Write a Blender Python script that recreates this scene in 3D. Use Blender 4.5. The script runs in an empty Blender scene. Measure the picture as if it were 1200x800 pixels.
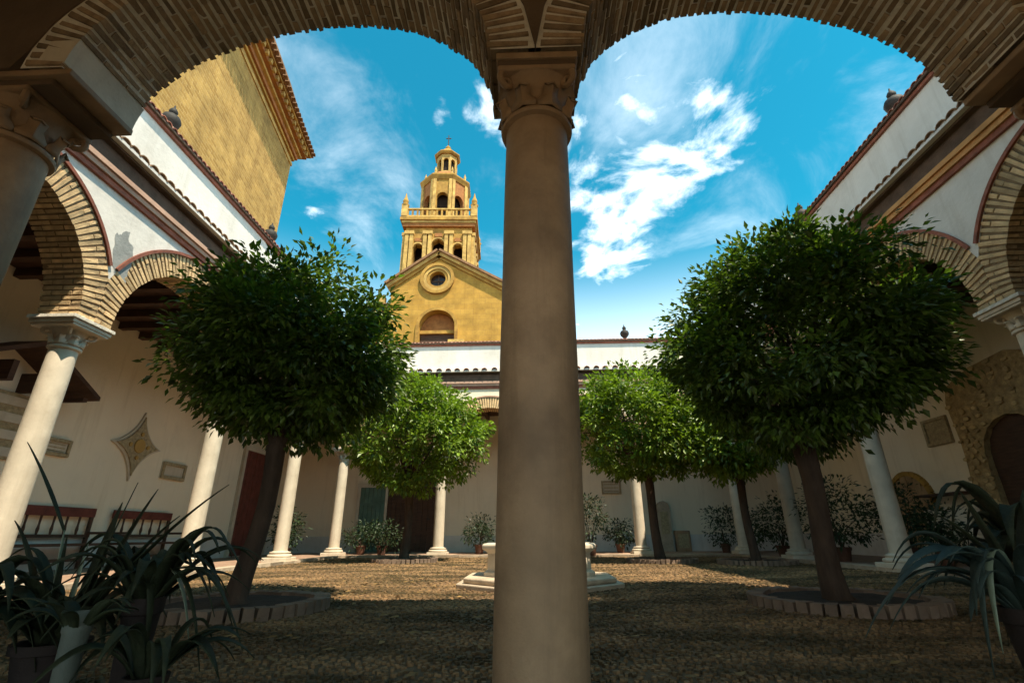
import bpy, bmesh, math, random
from mathutils import Vector, Matrix, Euler, noise
R = math.radians
sc = bpy.context.scene
col = sc.collection
rnd = random.Random(7)

# ------------------------------------------------------------------ camera, sky, sun, exposure
F_PX, PITCH, YAW, CAM_H, CAM_X, ROLL = 571.0, .3783, .037, .62, -.08, -.006
cam_d = bpy.data.cameras.new('camera')
cam_d.sensor_width = 36
cam_d.lens = 36 * F_PX / 1200
cam_d.clip_start, cam_d.clip_end = .02, 3000
cam = bpy.data.objects.new('camera', cam_d)
col.objects.link(cam)
_f = Vector((-math.sin(YAW) * math.cos(PITCH), math.cos(YAW) * math.cos(PITCH), math.sin(PITCH)))
_r = Vector((math.cos(YAW), math.sin(YAW), 0))
_u = _r.cross(_f)
_c, _s = math.cos(ROLL), math.sin(ROLL)
_r2, _u2 = _r * _c + _u * _s, _u * _c - _r * _s
cam.matrix_world = Matrix(((_r2.x, _u2.x, -_f.x, CAM_X), (_r2.y, _u2.y, -_f.y, 0), (_r2.z, _u2.z, -_f.z, CAM_H), (0, 0, 0, 1)))
sc.camera = cam

SUN_EL, SUN_AZ = 60.0, 137.0        # azimuth clockwise from +Y
world = bpy.data.worlds.new('World')
sc.world = world
world.use_nodes = True
wn, wl = world.node_tree.nodes, world.node_tree.links
wn.clear()


def wnode(t, **kw):
    n = wn.new(t)
    for k, v in kw.items():
        setattr(n, k, v)
    return n


w_out = wnode('ShaderNodeOutputWorld')
w_bg = wnode('ShaderNodeBackground')
w_bg.inputs['Strength'].default_value = .15
w_sky = wnode('ShaderNodeTexSky', sky_type='NISHITA', sun_disc=False, sun_elevation=R(SUN_EL), sun_rotation=R(SUN_AZ),
              altitude=200, air_density=1.0, dust_density=.6, ozone_density=1.6)
w_tc = wnode('ShaderNodeTexCoord')
w_sep = wnode('ShaderNodeSeparateXYZ')
wl.new(w_tc.outputs['Generated'], w_sep.inputs[0])


def wmath(op, a, b=None, clamp=False):
    n = wnode('ShaderNodeMath', operation=op, use_clamp=clamp)
    for i, v in enumerate((a, b)):
        if v is None:
            continue
        if isinstance(v, (int, float)):
            n.inputs[i].default_value = v
        else:
            wl.new(v, n.inputs[i])
    return n.outputs[0]


def wramp(x, lo, hi):
    n = wnode('ShaderNodeMapRange', interpolation_type='SMOOTHSTEP')
    n.inputs[1].default_value, n.inputs[2].default_value = lo, hi
    wl.new(x, n.inputs[0])
    return n.outputs[0]


# cloud layer: direction projected on a flat layer overhead
w_z = wmath('MAXIMUM', w_sep.outputs['Z'], .02)
w_den = wmath('ADD', w_z, .06)
w_cx, w_cy = wmath('DIVIDE', w_sep.outputs['X'], w_den), wmath('DIVIDE', w_sep.outputs['Y'], w_den)
w_cmb = wnode('ShaderNodeCombineXYZ')
wl.new(w_cx, w_cmb.inputs[0])
wl.new(w_cy, w_cmb.inputs[1])
w_cmb.inputs[2].default_value = 3.7


def wnoise(scale, det, rough, dist, off=(0, 0, 0), stretch=(1, 1, 1)):
    m = wnode('ShaderNodeMapping')
    m.inputs['Location'].default_value = off
    m.inputs['Scale'].default_value = stretch
    wl.new(w_cmb.outputs[0], m.inputs[0])
    n = wnode('ShaderNodeTexNoise')
    n.inputs['Scale'].default_value = scale
    n.inputs['Detail'].default_value = det
    n.inputs['Roughness'].default_value = rough
    n.inputs['Distortion'].default_value = dist
    wl.new(m.outputs[0], n.inputs['Vector'])
    return n.outputs['Fac']


CLOUD_OFF = (3.07, 5.22, 0)
w_big = wnoise(1.5, 4, .55, .3, CLOUD_OFF)
w_fine = wnoise(4.5, 9, .6, .35, CLOUD_OFF)
w_wisp = wnoise(2.2, 8, .62, .5, (7.15, 5.75, 0), (1.2, .8, 1))
w_puff = wmath('ADD', wmath('MULTIPLY', w_big, .62), wmath('MULTIPLY', w_fine, .42))
w_puff = wramp(w_puff, .565, .71)
w_thin = wmath('MULTIPLY', wramp(w_wisp, .48, .84), .22)
w_cov = wmath('MAXIMUM', w_puff, w_thin)
w_haze = wmath('SUBTRACT', 1.0, wramp(w_sep.outputs['Z'], .14, .54))       # whiter low cloud towards the horizon
w_cov = wmath('MAXIMUM', w_cov, wmath('MULTIPLY', w_haze, .75), True)
w_hs = wnode('ShaderNodeMix', data_type='RGBA', blend_type='MULTIPLY')
w_hs.inputs[0].default_value = 1
wl.new(w_sky.outputs[0], w_hs.inputs[6])
w_hs.inputs[7].default_value = (.045, .51, .465, 1)
w_mix = wnode('ShaderNodeMix', data_type='RGBA')
wl.new(w_cov, w_mix.inputs[0])
wl.new(w_hs.outputs[2], w_mix.inputs[6])
w_mix.inputs[7].default_value = (6.6, 6.6, 6.6, 1)
wl.new(w_mix.outputs[2], w_bg.inputs[0])
wl.new(w_bg.outputs[0], w_out.inputs[0])

sun_d = bpy.data.lights.new('sun', 'SUN')
sun_d.energy, sun_d.angle, sun_d.color = 2.9, R(.5), (1, .87, .68)
sun = bpy.data.objects.new('sun', sun_d)
col.objects.link(sun)
_to = Vector((math.sin(R(SUN_AZ)) * math.cos(R(SUN_EL)), math.cos(R(SUN_AZ)) * math.cos(R(SUN_EL)), math.sin(R(SUN_EL))))
sun.rotation_euler = _to.to_track_quat('Z', 'Y').to_euler()
sun.location = (20, -20, 30)

vs = sc.view_settings
vs.view_transform, vs.look, vs.gamma, vs.use_curve_mapping = 'Standard', 'None', 1, False
vs.exposure = 1.7
sc.cycles.max_bounces = 10
sc.cycles.diffuse_bounces = 8


# ------------------------------------------------------------------ materials
def mat(name, base, var=.25, scale=4.0, bump=.3, bscale=30.0, rough=.85, dirt=None, dirt_scale=1.2, dirt_lo=.5, dirt_hi=.75, dirt_amt=.6,
        rand=0.0, island=0.0, streak=None, spec=.3, detail=6, stretch=(1, 1, 1), coord='Object', trans=0.0, bdist=.02):
    m = bpy.data.materials.new(name)
    m.use_nodes = True
    n, l = m.node_tree.nodes, m.node_tree.links
    b = n['Principled BSDF']
    b.inputs['Roughness'].default_value = rough
    b.inputs['Specular IOR Level'].default_value = spec
    tc = n.new('ShaderNodeTexCoord')
    if coord == 'World':
        g = n.new('ShaderNodeNewGeometry')
        src = g.outputs['Position']
    else:
        src = tc.outputs[coord]
    mp = n.new('ShaderNodeMapping')
    mp.inputs['Scale'].default_value = stretch
    l.new(src, mp.inputs[0])

    def nz(s, d=detail, r=.6, vec=None):
        t = n.new('ShaderNodeTexNoise')
        t.inputs['Scale'].default_value = s
        t.inputs['Detail'].default_value = d
        t.inputs['Roughness'].default_value = r
        l.new(vec or mp.outputs[0], t.inputs['Vector'])
        return t.outputs['Fac']

    def mix(fac, a, c, bt='MIX'):
        x = n.new('ShaderNodeMix')
        x.data_type, x.blend_type = 'RGBA', bt
        for sock, v in ((0, fac), (6, a), (7, c)):
            if isinstance(v, (int, float)):
                x.inputs[sock].default_value = v
            elif isinstance(v, tuple):
                x.inputs[sock].default_value = (*v, 1) if len(v) == 3 else v
            else:
                l.new(v, x.inputs[sock])
        return x.outputs[2]

    def rng(x, lo, hi, a=0., c=1.):
        t = n.new('ShaderNodeMapRange')
        t.inputs[1].default_value, t.inputs[2].default_value, t.inputs[3].default_value, t.inputs[4].default_value = lo, hi, a, c
        l.new(x, t.inputs[0])
        return t.outputs[0]
    lo = tuple(max(0, c * (1 - var)) for c in base)
    hi = tuple(min(1, c * (1 + var)) for c in base)
    c = mix(rng(nz(scale), .3, .7), lo, hi)
    if dirt:
        c = mix(rng(nz(dirt_scale, 8, .65), dirt_lo, dirt_hi, 0, dirt_amt), c, dirt)
    if streak:
        mp2 = n.new('ShaderNodeMapping')
        mp2.inputs['Scale'].default_value = (3, 3, .25)
        l.new(src, mp2.inputs[0])
        c = mix(rng(nz(1.6, 6, .7, mp2.outputs[0]), .52, .8, 0, .6), c, streak)
    if rand:
        oi = n.new('ShaderNodeObjectInfo')
        c = mix(1.0, c, mix(rng(oi.outputs['Random'], 0, 1), (1 - rand, 1 - rand, 1 - rand), (1 + rand, 1 + rand * .9, 1 + rand * .8)), 'MULTIPLY')
    if island:
        gi = n.new('ShaderNodeNewGeometry')
        c = mix(1.0, c, mix(rng(gi.outputs['Random Per Island'], 0, 1), (1 - island, 1 - island * .9, 1 - island), (1 + island * 1.1, 1 + island, 1 + island * .6)), 'MULTIPLY')
    l.new(c, b.inputs['Base Color'])
    if bump:
        bp = n.new('ShaderNodeBump')
        bp.inputs['Strength'].default_value = bump
        bp.inputs['Distance'].default_value = bdist
        l.new(nz(bscale, 8, .65), bp.inputs['Height'])
        l.new(bp.outputs[0], b.inputs['Normal'])
    if trans:
        b.inputs['Subsurface Weight'].default_value = 0
        tr = n.new('ShaderNodeBsdfTranslucent')
        ms = n.new('ShaderNodeMixShader')
        ms.inputs[0].default_value = trans
        l.new(mix(1.0, c, (1.5, 1.6, .7), 'MULTIPLY'), tr.inputs['Color'])
        l.new(b.outputs[0], ms.inputs[1])
        l.new(tr.outputs[0], ms.inputs[2])
        l.new(ms.outputs[0], n['Material Output'].inputs[0])
    return m


def masonry(name, c1, c2, mortar, bw, bh, ms=.012, scale=1.0, bump=.5, rot=(0, 0, 0), dirt=None):
    m = mat(name, c1, .2, 2.0, 0, rough=.9)
    n, l = m.node_tree.nodes, m.node_tree.links
    b = n['Principled BSDF']
    tc = n.new('ShaderNodeTexCoord')
    sep = n.new('ShaderNodeSeparateXYZ')
    l.new(tc.outputs['Object'], sep.inputs[0])
    ad = n.new('ShaderNodeMath')
    l.new(sep.outputs[0], ad.inputs[0])
    l.new(sep.outputs[1], ad.inputs[1])
    cb = n.new('ShaderNodeCombineXYZ')
    l.new(ad.outputs[0], cb.inputs[0])
    l.new(sep.outputs[2], cb.inputs[1])
    nz = n.new('ShaderNodeTexNoise')
    nz.inputs['Scale'].default_value = 1.3
    nz.inputs['Detail'].default_value = 6
    l.new(tc.outputs['Object'], nz.inputs['Vector'])
    wv = n.new('ShaderNodeMix')
    wv.data_type = 'RGBA'
    wv.blend_type = 'LINEAR_LIGHT'
    wv.inputs[0].default_value = .02
    l.new(cb.outputs[0], wv.inputs[6])
    l.new(nz.outputs['Color'], wv.inputs[7])
    bt = n.new('ShaderNodeTexBrick')
    bt.inputs['Scale'].default_value = scale
    bt.inputs['Brick Width'].default_value = bw
    bt.inputs['Row Height'].default_value = bh
    bt.inputs['Mortar Size'].default_value = ms
    bt.inputs['Mortar Smooth'].default_value = .3
    bt.inputs['Color1'].default_value = (*c1, 1)
    bt.inputs['Color2'].default_value = (*c2, 1)
    bt.inputs['Mortar'].default_value = (*mortar, 1)
    l.new(wv.outputs[2], bt.inputs['Vector'])
    mx = n.new('ShaderNodeMix')
    mx.data_type, mx.blend_type = 'RGBA', 'OVERLAY'
    mx.inputs[0].default_value = .85
    l.new(bt.outputs['Color'], mx.inputs[6])
    n2 = n.new('ShaderNodeTexNoise')
    n2.inputs['Scale'].default_value = .9
    n2.inputs['Detail'].default_value = 9
    n2.inputs['Roughness'].default_value = .7
    l.new(tc.outputs['Object'], n2.inputs['Vector'])
    l.new(n2.outputs['Fac'], mx.inputs[7])
    ms_ = n.new('ShaderNodeMapping')
    ms_.inputs['Scale'].default_value = (1.6, 1.6, .09)
    l.new(tc.outputs['Object'], ms_.inputs[0])
    n3 = n.new('ShaderNodeTexNoise')
    n3.inputs['Scale'].default_value = 1.0
    n3.inputs['Detail'].default_value = 8
    n3.inputs['Roughness'].default_value = .7
    l.new(ms_.outputs[0], n3.inputs['Vector'])
    mr = n.new('ShaderNodeMapRange')
    mr.inputs[1].default_value, mr.inputs[2].default_value, mr.inputs[3].default_value, mr.inputs[4].default_value = .5, .78, 0, .55
    l.new(n3.outputs['Fac'], mr.inputs[0])
    m3 = n.new('ShaderNodeMix')
    m3.data_type = 'RGBA'
    l.new(mr.outputs[0], m3.inputs[0])
    l.new(mx.outputs[2], m3.inputs[6])
    m3.inputs[7].default_value = (c1[0] * .42, c1[1] * .36, c1[2] * .4, 1)
    l.new(m3.outputs[2], b.inputs['Base Color'])
    bp = n.new('ShaderNodeBump')
    bp.inputs['Strength'].default_value = bump
    bp.inputs['Distance'].default_value = .02
    bp.invert = True
    l.new(bt.outputs['Fac'], bp.inputs['Height'])
    l.new(bp.outputs[0], b.inputs['Normal'])
    return m


M = {}
M['plaster'] = mat('white_plaster', (.645, .615, .565), .07, 1.5, .35, 14, .9, dirt=(.38, .35, .30), dirt_scale=.9, dirt_lo=.48, dirt_hi=.8, streak=(.42, .38, .32))
M['plaster_patch'] = mat('grey_bare_plaster', (.26, .27, .26), .2, 6, .5, 25, .95)
M['cream'] = mat('cream_plaster', (.80, .705, .54), .07, 1.2, .35, 12, .9, dirt=(.56, .46, .31), dirt_scale=.6, dirt_lo=.48, dirt_hi=.85, streak=(.55, .45, .30))
M['dark_plaster'] = mat('shade_brown_plaster', (.12, .08, .05), .25, 2, .4, 14, .95)  # shade of the unlit near wall face put into the base colour
M['stone'] = mat('pale_limestone', (.56, .49, .38), .12, 3, .35, 22, .7, dirt=(.30, .23, .15), dirt_scale=1.6, dirt_lo=.5, dirt_hi=.8, streak=(.33, .26, .18), bdist=.012)
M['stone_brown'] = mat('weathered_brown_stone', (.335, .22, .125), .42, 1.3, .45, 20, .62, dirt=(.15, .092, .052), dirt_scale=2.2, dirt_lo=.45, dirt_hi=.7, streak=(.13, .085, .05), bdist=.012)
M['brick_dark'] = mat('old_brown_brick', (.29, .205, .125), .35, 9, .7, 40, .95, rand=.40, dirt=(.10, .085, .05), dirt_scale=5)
M['mortar_pale'] = mat('pale_lime_mortar', (.64, .59, .50), .2, 9, .7, 45, .95)
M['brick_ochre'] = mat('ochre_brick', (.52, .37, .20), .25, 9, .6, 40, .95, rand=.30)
M['mortar_brown'] = mat('brown_mortar', (.22, .15, .085), .25, 9, .6, 40, .95)
M['terracotta'] = mat('red_terracotta', (.24, .085, .055), .3, 7, .4, 40, .8, rand=.3, dirt=(.13, .07, .05), dirt_scale=4)
M['terra_pink'] = mat('faded_pink_terracotta', (.46, .29, .21), .2, 4, .4, 30, .85, dirt=(.3, .16, .10), dirt_scale=2)
M['terra_orange'] = mat('orange_terracotta', (.52, .27, .10), .25, 4, .4, 30, .85, dirt=(.3, .12, .06), dirt_scale=2)
M['brown_band'] = mat('dark_brown_band', (.105, .07, .05), .3, 5, .4, 30, .9)  # dark band colour; on the eaves it paints the underside shade
M['wood_dark'] = mat('dark_brown_timber', (.075, .04, .025), .35, 3, .4, 12, .7, stretch=(1, 1, 8))
M['wood_red'] = mat('dark_red_wood', (.13, .035, .025), .35, 4, .3, 16, .6)
M['wood_ochre'] = mat('ochre_wood_door', (.34, .21, .10), .3, 4, .4, 16, .7)
M['green_paint'] = mat('faded_green_paint', (.10, .17, .13), .25, 4, .3, 16, .7)
M['bark'] = mat('orange_tree_bark', (.065, .042, .028), .4, 10, .9, 28, .95, stretch=(1, 1, .35))
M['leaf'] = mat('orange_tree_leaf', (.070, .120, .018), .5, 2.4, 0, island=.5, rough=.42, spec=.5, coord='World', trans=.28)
M['leaf_sunlit'] = mat('bright_orange_tree_leaf', (.13, .20, .020), .5, 2.0, 0, island=.45, rough=.45, spec=.5, coord='World', trans=.32)  # same leaf in a lighter colour, sunlight painted in for the far trees
M['shrub'] = mat('shrub_leaf', (.026, .046, .02), .5, 5, 0, island=.4, rough=.5, coord='World', trans=.15)
M['strap'] = mat('strap_leaf', (.026, .033, .016), .5, 7, .4, 60, .62, spec=.18, dirt=(.10, .075, .035), dirt_scale=3, dirt_lo=.55, dirt_hi=.75, stretch=(1, 1, 1), trans=.06)
M['strap_blue'] = mat('blue_green_strap_leaf', (.036, .056, .046), .4, 9, .4, 60, .5, spec=.3, trans=.06)
M['strap_stripe'] = mat('pale_striped_leaf_edge', (.18, .22, .15), .2, 9, 0, rough=.4)
M['pot_dark'] = mat('dark_clay_pot', (.025, .017, .014), .3, 5, .4, 25, .85)
M['pot_terra'] = mat('clay_pot', (.12, .06, .04), .25, 5, .4, 25, .85)
M['pot_grey'] = mat('grey_green_pot', (.10, .115, .095), .2, 5, .3, 25, .7, dirt=(.12, .13, .1), dirt_scale=4)
M['soil'] = mat('dark_soil', (.035, .025, .018), .4, 12, .9, 20, 1)
M['ochre_stone'] = masonry('sunny_ochre_ashlar', (.42, .245, .048), (.36, .20, .036), (.33, .19, .05), .9, .42, .014, 1, .35)
M['ochre_brick_wall'] = masonry('ochre_brick_masonry', (.42, .265, .075), (.29, .17, .04), (.46, .31, .12), .42, .13, .012, 1, .7)
M['ochre_plain'] = mat('ochre_carved_stone', (.38, .22, .048), .35, 1.5, .6, 5, .9, dirt=(.17, .085, .025), dirt_scale=.9, dirt_lo=.46, dirt_hi=.70, dirt_amt=.8)  # dirt blotches deepened to paint in the stonework's relief shade
M['ochre_pale'] = mat('pale_ochre_stone', (.46, .30, .09), .32, 2, .6, 5, .9, dirt=(.22, .12, .04), dirt_scale=1.1, dirt_lo=.47, dirt_hi=.7, dirt_amt=.75)  # dark blotches carry painted relief shade besides dirt
M['ochre_red'] = mat('reddish_brick_panel', (.30, .125, .04), .3, 3, .4, 9, .9)
M['roof_tile'] = mat('brown_roof_tile', (.22, .12, .06), .35, 3, .5, 18, .9)
M['shade_void'] = mat('painted_interior_shade', (.03, .02, .014), .2, 3, 0, rough=1)  # near-black colour painting the shade inside the tower openings
M['rubble'] = mat('ochre_rubble_masonry', (.40, .29, .14), .45, 7, 1.0, 9, .95, bdist=.06, dirt=(.22, .14, .06), dirt_scale=5)
M['rubble_stone'] = mat('ochre_rubble_stone', (.44, .33, .17), .3, 6, .7, 20, .95, rand=.35)
M['finial'] = mat('dark_glazed_finial', (.022, .019, .016), .4, 8, .3, 20, .7)
M['ceramic'] = mat('carved_plaque_stone', (.36, .29, .17), .35, 14, .8, 30, .8)
M['glass_dark'] = mat('dark_window_glass', (.03, .02, .018), .3, 3, 0, rough=.15)
M['paving'] = mat('worn_clay_paving', (.34, .22, .15), .25, 5, .5, 25, .9, rand=.25, dirt=(.16, .12, .08), dirt_scale=3)
M['kerb_brick'] = mat('worn_kerb_brick', (.20, .14, .10), .25, 6, .5, 25, .9, rand=.25, dirt=(.14, .12, .07), dirt_scale=4)
M['kerb'] = mat('pale_kerb_stone', (.40, .32, .23), .2, 5, .5, 25, .9, rand=.2)
M['ground'] = mat('dry_earth', (.14, .082, .042), .35, 3, .8, 12, 1, dirt=(.07, .05, .022), dirt_scale=.9, dirt_lo=.45, dirt_hi=.7, dirt_amt=.8, coord='World')
M['cobble'] = mat('mossy_brown_cobble', (.19, .115, .06), .5, 1.3, .5, 30, .85, dirt=(.045, .032, .012), dirt_scale=1.5, dirt_lo=.44, dirt_hi=.58, dirt_amt=.9, coord='World', stretch=(.45, 1, 1), island=.45)
M['moss'] = mat('moss_and_grass', (.12, .09, .035), .5, 3, 0, rough=.9, coord='World', trans=.2)
M['litter'] = mat('dry_fallen_leaf', (.20, .12, .04), .5, 6, 0, rough=.8, coord='World')
M['iron'] = mat('dark_iron', (.03, .028, .028), .2, 8, .1, 30, .5)


# ------------------------------------------------------------------ mesh helpers
class MB:
    def __init__(self):
        self.v, self.f = [], []

    def add(self, verts, faces):
        o = len(self.v)
        self.v += [tuple(p) for p in verts]
        self.f += [tuple(i + o for i in fc) for fc in faces]
        return self

    def box(self, x0, x1, y0, y1, z0, z1, mtx=None):
        vs_ = [Vector(p) for p in ((x0, y0, z0), (x1, y0, z0), (x1, y1, z0), (x0, y1, z0), (x0, y0, z1), (x1, y0, z1), (x1, y1, z1), (x0, y1, z1))]
        if mtx:
            vs_ = [mtx @ p for p in vs_]
        return self.add(vs_, [(0, 3, 2, 1), (4, 5, 6, 7), (0, 1, 5, 4), (1, 2, 6, 5), (2, 3, 7, 6), (3, 0, 4, 7)])

    def prism(self, poly, y0, y1):
        """poly: counter-clockwise (x,z) seen from -y; extruded y0..y1"""
        n = len(poly)
        v = [(p[0], y0, p[1]) for p in poly] + [(p[0], y1, p[1]) for p in poly]
        f = [tuple(range(n)), tuple(range(2 * n - 1, n - 1, -1))]
        f += [(i, i + n, (i + 1) % n + n, (i + 1) % n) for i in range(n)]
        return self.add(v, f)

    def lathe(self, prof, seg=24, cx=0, cy=0, a0=0.0, sq=None):
        """prof: (r,z) list from bottom to top"""
        v, f = [], []
        for r_, z in prof:
            for k in range(seg):
                a = a0 + 2 * math.pi * k / seg
                v.append((cx + r_ * math.cos(a), cy + r_ * math.sin(a), z))
        for i in range(len(prof) - 1):
            for k in range(seg):
                k2 = (k + 1) % seg
                f.append((i * seg + k, i * seg + k2, (i + 1) * seg + k2, (i + 1) * seg + k))
        f.append(tuple(range(seg - 1, -1, -1)))
        f.append(tuple((len(prof) - 1) * seg + k for k in range(seg)))
        return self.add(v, f)

    def tube(self, pts, rad, seg=8):
        pts = [Vector(p) for p in pts]
        v, f = [], []
        for i, p in enumerate(pts):
            t = (pts[min(i + 1, len(pts) - 1)] - pts[max(i - 1, 0)]).normalized()
            ref = Vector((0, 1, 0)) if abs(t.y) < .9 else Vector((1, 0, 0))
            a = t.cross(ref).normalized()
            b = t.cross(a)
            r_ = rad[i] if isinstance(rad, (list, tuple)) else rad
            for k in range(seg):
                an = 2 * math.pi * k / seg
                v.append(p + a * math.cos(an) * r_ + b * math.sin(an) * r_)
        for i in range(len(pts) - 1):
            for k in range(seg):
                k2 = (k + 1) % seg
                f.append((i * seg + k, i * seg + k2, (i + 1) * seg + k2, (i + 1) * seg + k))
        f.append(tuple(range(seg - 1, -1, -1)))
        f.append(tuple((len(pts) - 1) * seg + k for k in range(seg)))
        return self.add(v, f)

    def mesh(self, name, m, smooth=False, fix=True):
        me = bpy.data.meshes.new(name)
        me.from_pydata(self.v, [], self.f)
        if fix:
            bm = bmesh.new()
            bm.from_mesh(me)
            bmesh.ops.recalc_face_normals(bm, faces=bm.faces)
            bm.to_mesh(me)
            bm.free()
        if m:
            me.materials.append(M[m] if isinstance(m, str) else m)
        if smooth:
            me.polygons.foreach_set('use_smooth', [True] * len(me.polygons))
            me.set_sharp_from_angle(angle=R(38))
        me.update()
        return me

    def build(self, name, m, parent=None, smooth=False, bevel=0, fix=True):
        o = link(name, self.mesh(name, m, smooth, fix), parent)
        if bevel:
            bv = o.modifiers.new('bevel', 'BEVEL')
            bv.width, bv.segments, bv.limit_method = bevel, 2, 'ANGLE'
        return o


def link(name, data, parent=None, loc=None, rot=None):
    o = bpy.data.objects.new(name, data)
    col.objects.link(o)
    if parent:
        o.parent = parent
    if loc:
        o.location = loc
    if rot:
        o.rotation_euler = rot
    return o


def tag(o, label=None, cat=None, group=None, kind=None):
    for k, v in (('label', label), ('category', cat), ('group', group), ('kind', kind)):
        if v:
            o[k] = v
    return o


def thing(name, label, cat, loc=(0, 0, 0), rz=0, group=None):
    return tag(link(name, None, None, loc, (0, 0, rz)), label, cat, group, 'thing')


def copy_tree(o, parent=None):
    c = o.copy()
    col.objects.link(c)
    c.parent = parent
    for ch in list(o.children):
        copy_tree(ch, c)
    return c


_brick_cache = {}


def brick_mesh(a, b, c, m, var):
    """irregular brick: a along local x, b along y, c along z"""
    key = (round(a, 3), round(b, 2), round(c, 2), m, var)
    if key not in _brick_cache:
        rr = random.Random(hash(key) & 0xffff)
        mb = MB().box(-key[0] / 2, key[0] / 2, -key[1] / 2, key[1] / 2, -key[2] / 2, key[2] / 2)
        mb.v = [tuple(q + rr.uniform(-.0045, .0045) for q in p) for p in mb.v]
        _brick_cache[key] = mb.mesh('brick', m)
    return _brick_cache[key]


# ------------------------------------------------------------------ ground
g = MB().add([(-900, -300, -.06), (900, -300, -.06), (900, 1500, -.06), (-900, 1500, -.06)], [(0, 1, 2, 3)]).build('ground', 'ground')
tag(g, kind='structure')
g = MB()
NX, NY = 60, 66
for j in range(NY + 1):
    for i in range(NX + 1):
        x, y = -6.35 + 12.7 * i / NX, 1.9 + 15.0 * j / NY
        g.v.append((x, y, .012 * noise.noise((x * .8, y * .8, 1)) + .006 * noise.noise((x * 3, y * 3, 5)) - .021))
for j in range(NY):
    for i in range(NX):
        k = j * (NX + 1) + i
        g.f.append((k, k + 1, k + NX + 2, k + NX + 1))
court = g.build('courtyard_ground', 'ground', smooth=True)
tag(court, kind='structure')

# pebbles of the courtyard, too many to count
g = MB()
y = 1.95
while y < 16.75:
    st = min(.046 + .0085 * max(0, y - 3.3), .125)
    x = -6.3 + rnd.random() * .1
    while x < 6.3:
        px, py = x + rnd.uniform(-.02, .02), y + rnd.uniform(-.018, .018)
        if rnd.random() < .95:
            w_, d_, h_ = st * rnd.uniform(.36, .58), st * rnd.uniform(.30, .46), rnd.uniform(.002, .011)
            a = rnd.uniform(0, 6.28)
            zc = .012 * noise.noise((px * .8, py * .8, 1)) + .006 * noise.noise((px * 3, py * 3, 5)) - .012
            k0 = len(g.v)
            for fr, zz in ((1, -.016), (.72, h_ * .7)):
                for k in range(5):
                    an = k * 1.2566 + rnd.uniform(-.25, .25)
                    ex, ey = math.cos(an) * w_ * fr, math.sin(an) * d_ * fr
                    g.v.append((px + ex * math.cos(a) - ey * math.sin(a), py + ex * math.sin(a) + ey * math.cos(a), zc + zz))
            g.v.append((px, py, zc + h_))
            g.f += [(k0 + k, k0 + (k + 1) % 5, k0 + 5 + (k + 1) % 5, k0 + 5 + k) for k in range(5)] + [(k0 + 5 + k, k0 + 5 + (k + 1) % 5, k0 + 10) for k in range(5)]
        x += st * 1.0
    y += st * .84
tag(g.build('pebble_paving', 'cobble', court, fix=False, smooth=True), 'worn brown pebbles set close in earth and moss', kind='stuff')

# moss and short dry grass between the pebbles
g = MB()
for _ in range(30000):
    x, y = rnd.uniform(-6.2, 6.2), 1.95 + 14.7 * rnd.random() ** 1.4
    if y < 5.5 or noise.noise((x * .55, y * 1.2, 9)) + .25 * rnd.random() < .24:
        continue
    h_, a, w_ = rnd.uniform(.005, .015), rnd.uniform(0, 6.28), rnd.uniform(.003, .007)
    dx, dy = math.cos(a) * w_, math.sin(a) * w_
    g.add([(x - dx, y - dy, -.015), (x + dx, y + dy, -.015), (x + rnd.uniform(-.012, .012), y + rnd.uniform(-.012, .012), h_)], [(0, 1, 2)])
tag(g.build('grass', 'moss', court, fix=False), 'short olive moss and grass between the pebbles', kind='stuff')

# fallen leaves
g = MB()
for _ in range(1100):
    cx_, cy_ = rnd.choice(((-3, 5.4), (3, 5.7), (-3.4, 13.8), (3, 13.2), (0, 8), (0, 4)))
    x, y = cx_ + rnd.gauss(0, 1.6), cy_ + rnd.gauss(0, 1.5)
    if not (-6 < x < 6 and 2 < y < 16.5):
        continue
    a, l_, w_, z = rnd.uniform(0, 6.28), rnd.uniform(.03, .05), rnd.uniform(.012, .02), .012 * noise.noise((x * .8, y * .8, 1)) + .004
    ca, sa = math.cos(a), math.sin(a)
    g.add([(x - ca * l_, y - sa * l_, z), (x - sa * w_, y + ca * w_, z + rnd.uniform(.002, .015)), (x + ca * l_, y + sa * l_, z + rnd.uniform(0, .01)), (x + sa * w_, y - ca * w_, z + .002)], [(0, 1, 2), (0, 2, 3)])
tag(g.build('fallen_leaves', 'litter', court, fix=False), 'dry brown leaves fallen on the pebbles', kind='stuff')

# gallery floors (paved, one step edge of kerb stones towards the court)
for nm, (x0, x1, y0, y1) in dict(gallery_floor_left=(-9.7, -6.3, -2.2, 20.2), gallery_floor_right=(6.3, 9.8, -2.2, 20.2),
                                 gallery_floor_far=(-6.3, 6.3, 16.75, 20.2), gallery_floor_front=(-6.3, 6.3, -2.2, 1.95)).items():
    o = tag(MB().box(x0, x1, y0, y1, -.055, -.005 if nm.endswith('front') else .03).build(nm, 'kerb' if nm.endswith('front') else 'paving'), kind='structure')
    st = 0
    if nm.endswith('front'):
        continue
    along_y = nm.endswith(('left', 'right'))
    lo, hi = (2.85, 16.7) if along_y else (-6.2, 6.2)
    k = lo
    while k < hi - .2:
        ln = min(rnd.uniform(.55, .85), hi - k)
        mb = MB()
        if along_y:
            xe = x1 if nm.endswith('left') else x0
            mb.box(xe - .14, xe + .14, k, k + ln - .015, -.03, .055)
        else:
            mb.box(k, k + ln - .015, y0 - .14, y0 + .14, -.03, .055)
        mb.v = [(a + rnd.uniform(-.008, .008), b + rnd.uniform(-.008, .008), c + rnd.uniform(-.006, .006)) for a, b, c in mb.v]
        mb.build('kerb_stone', 'kerb', o)
        k += ln


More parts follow.
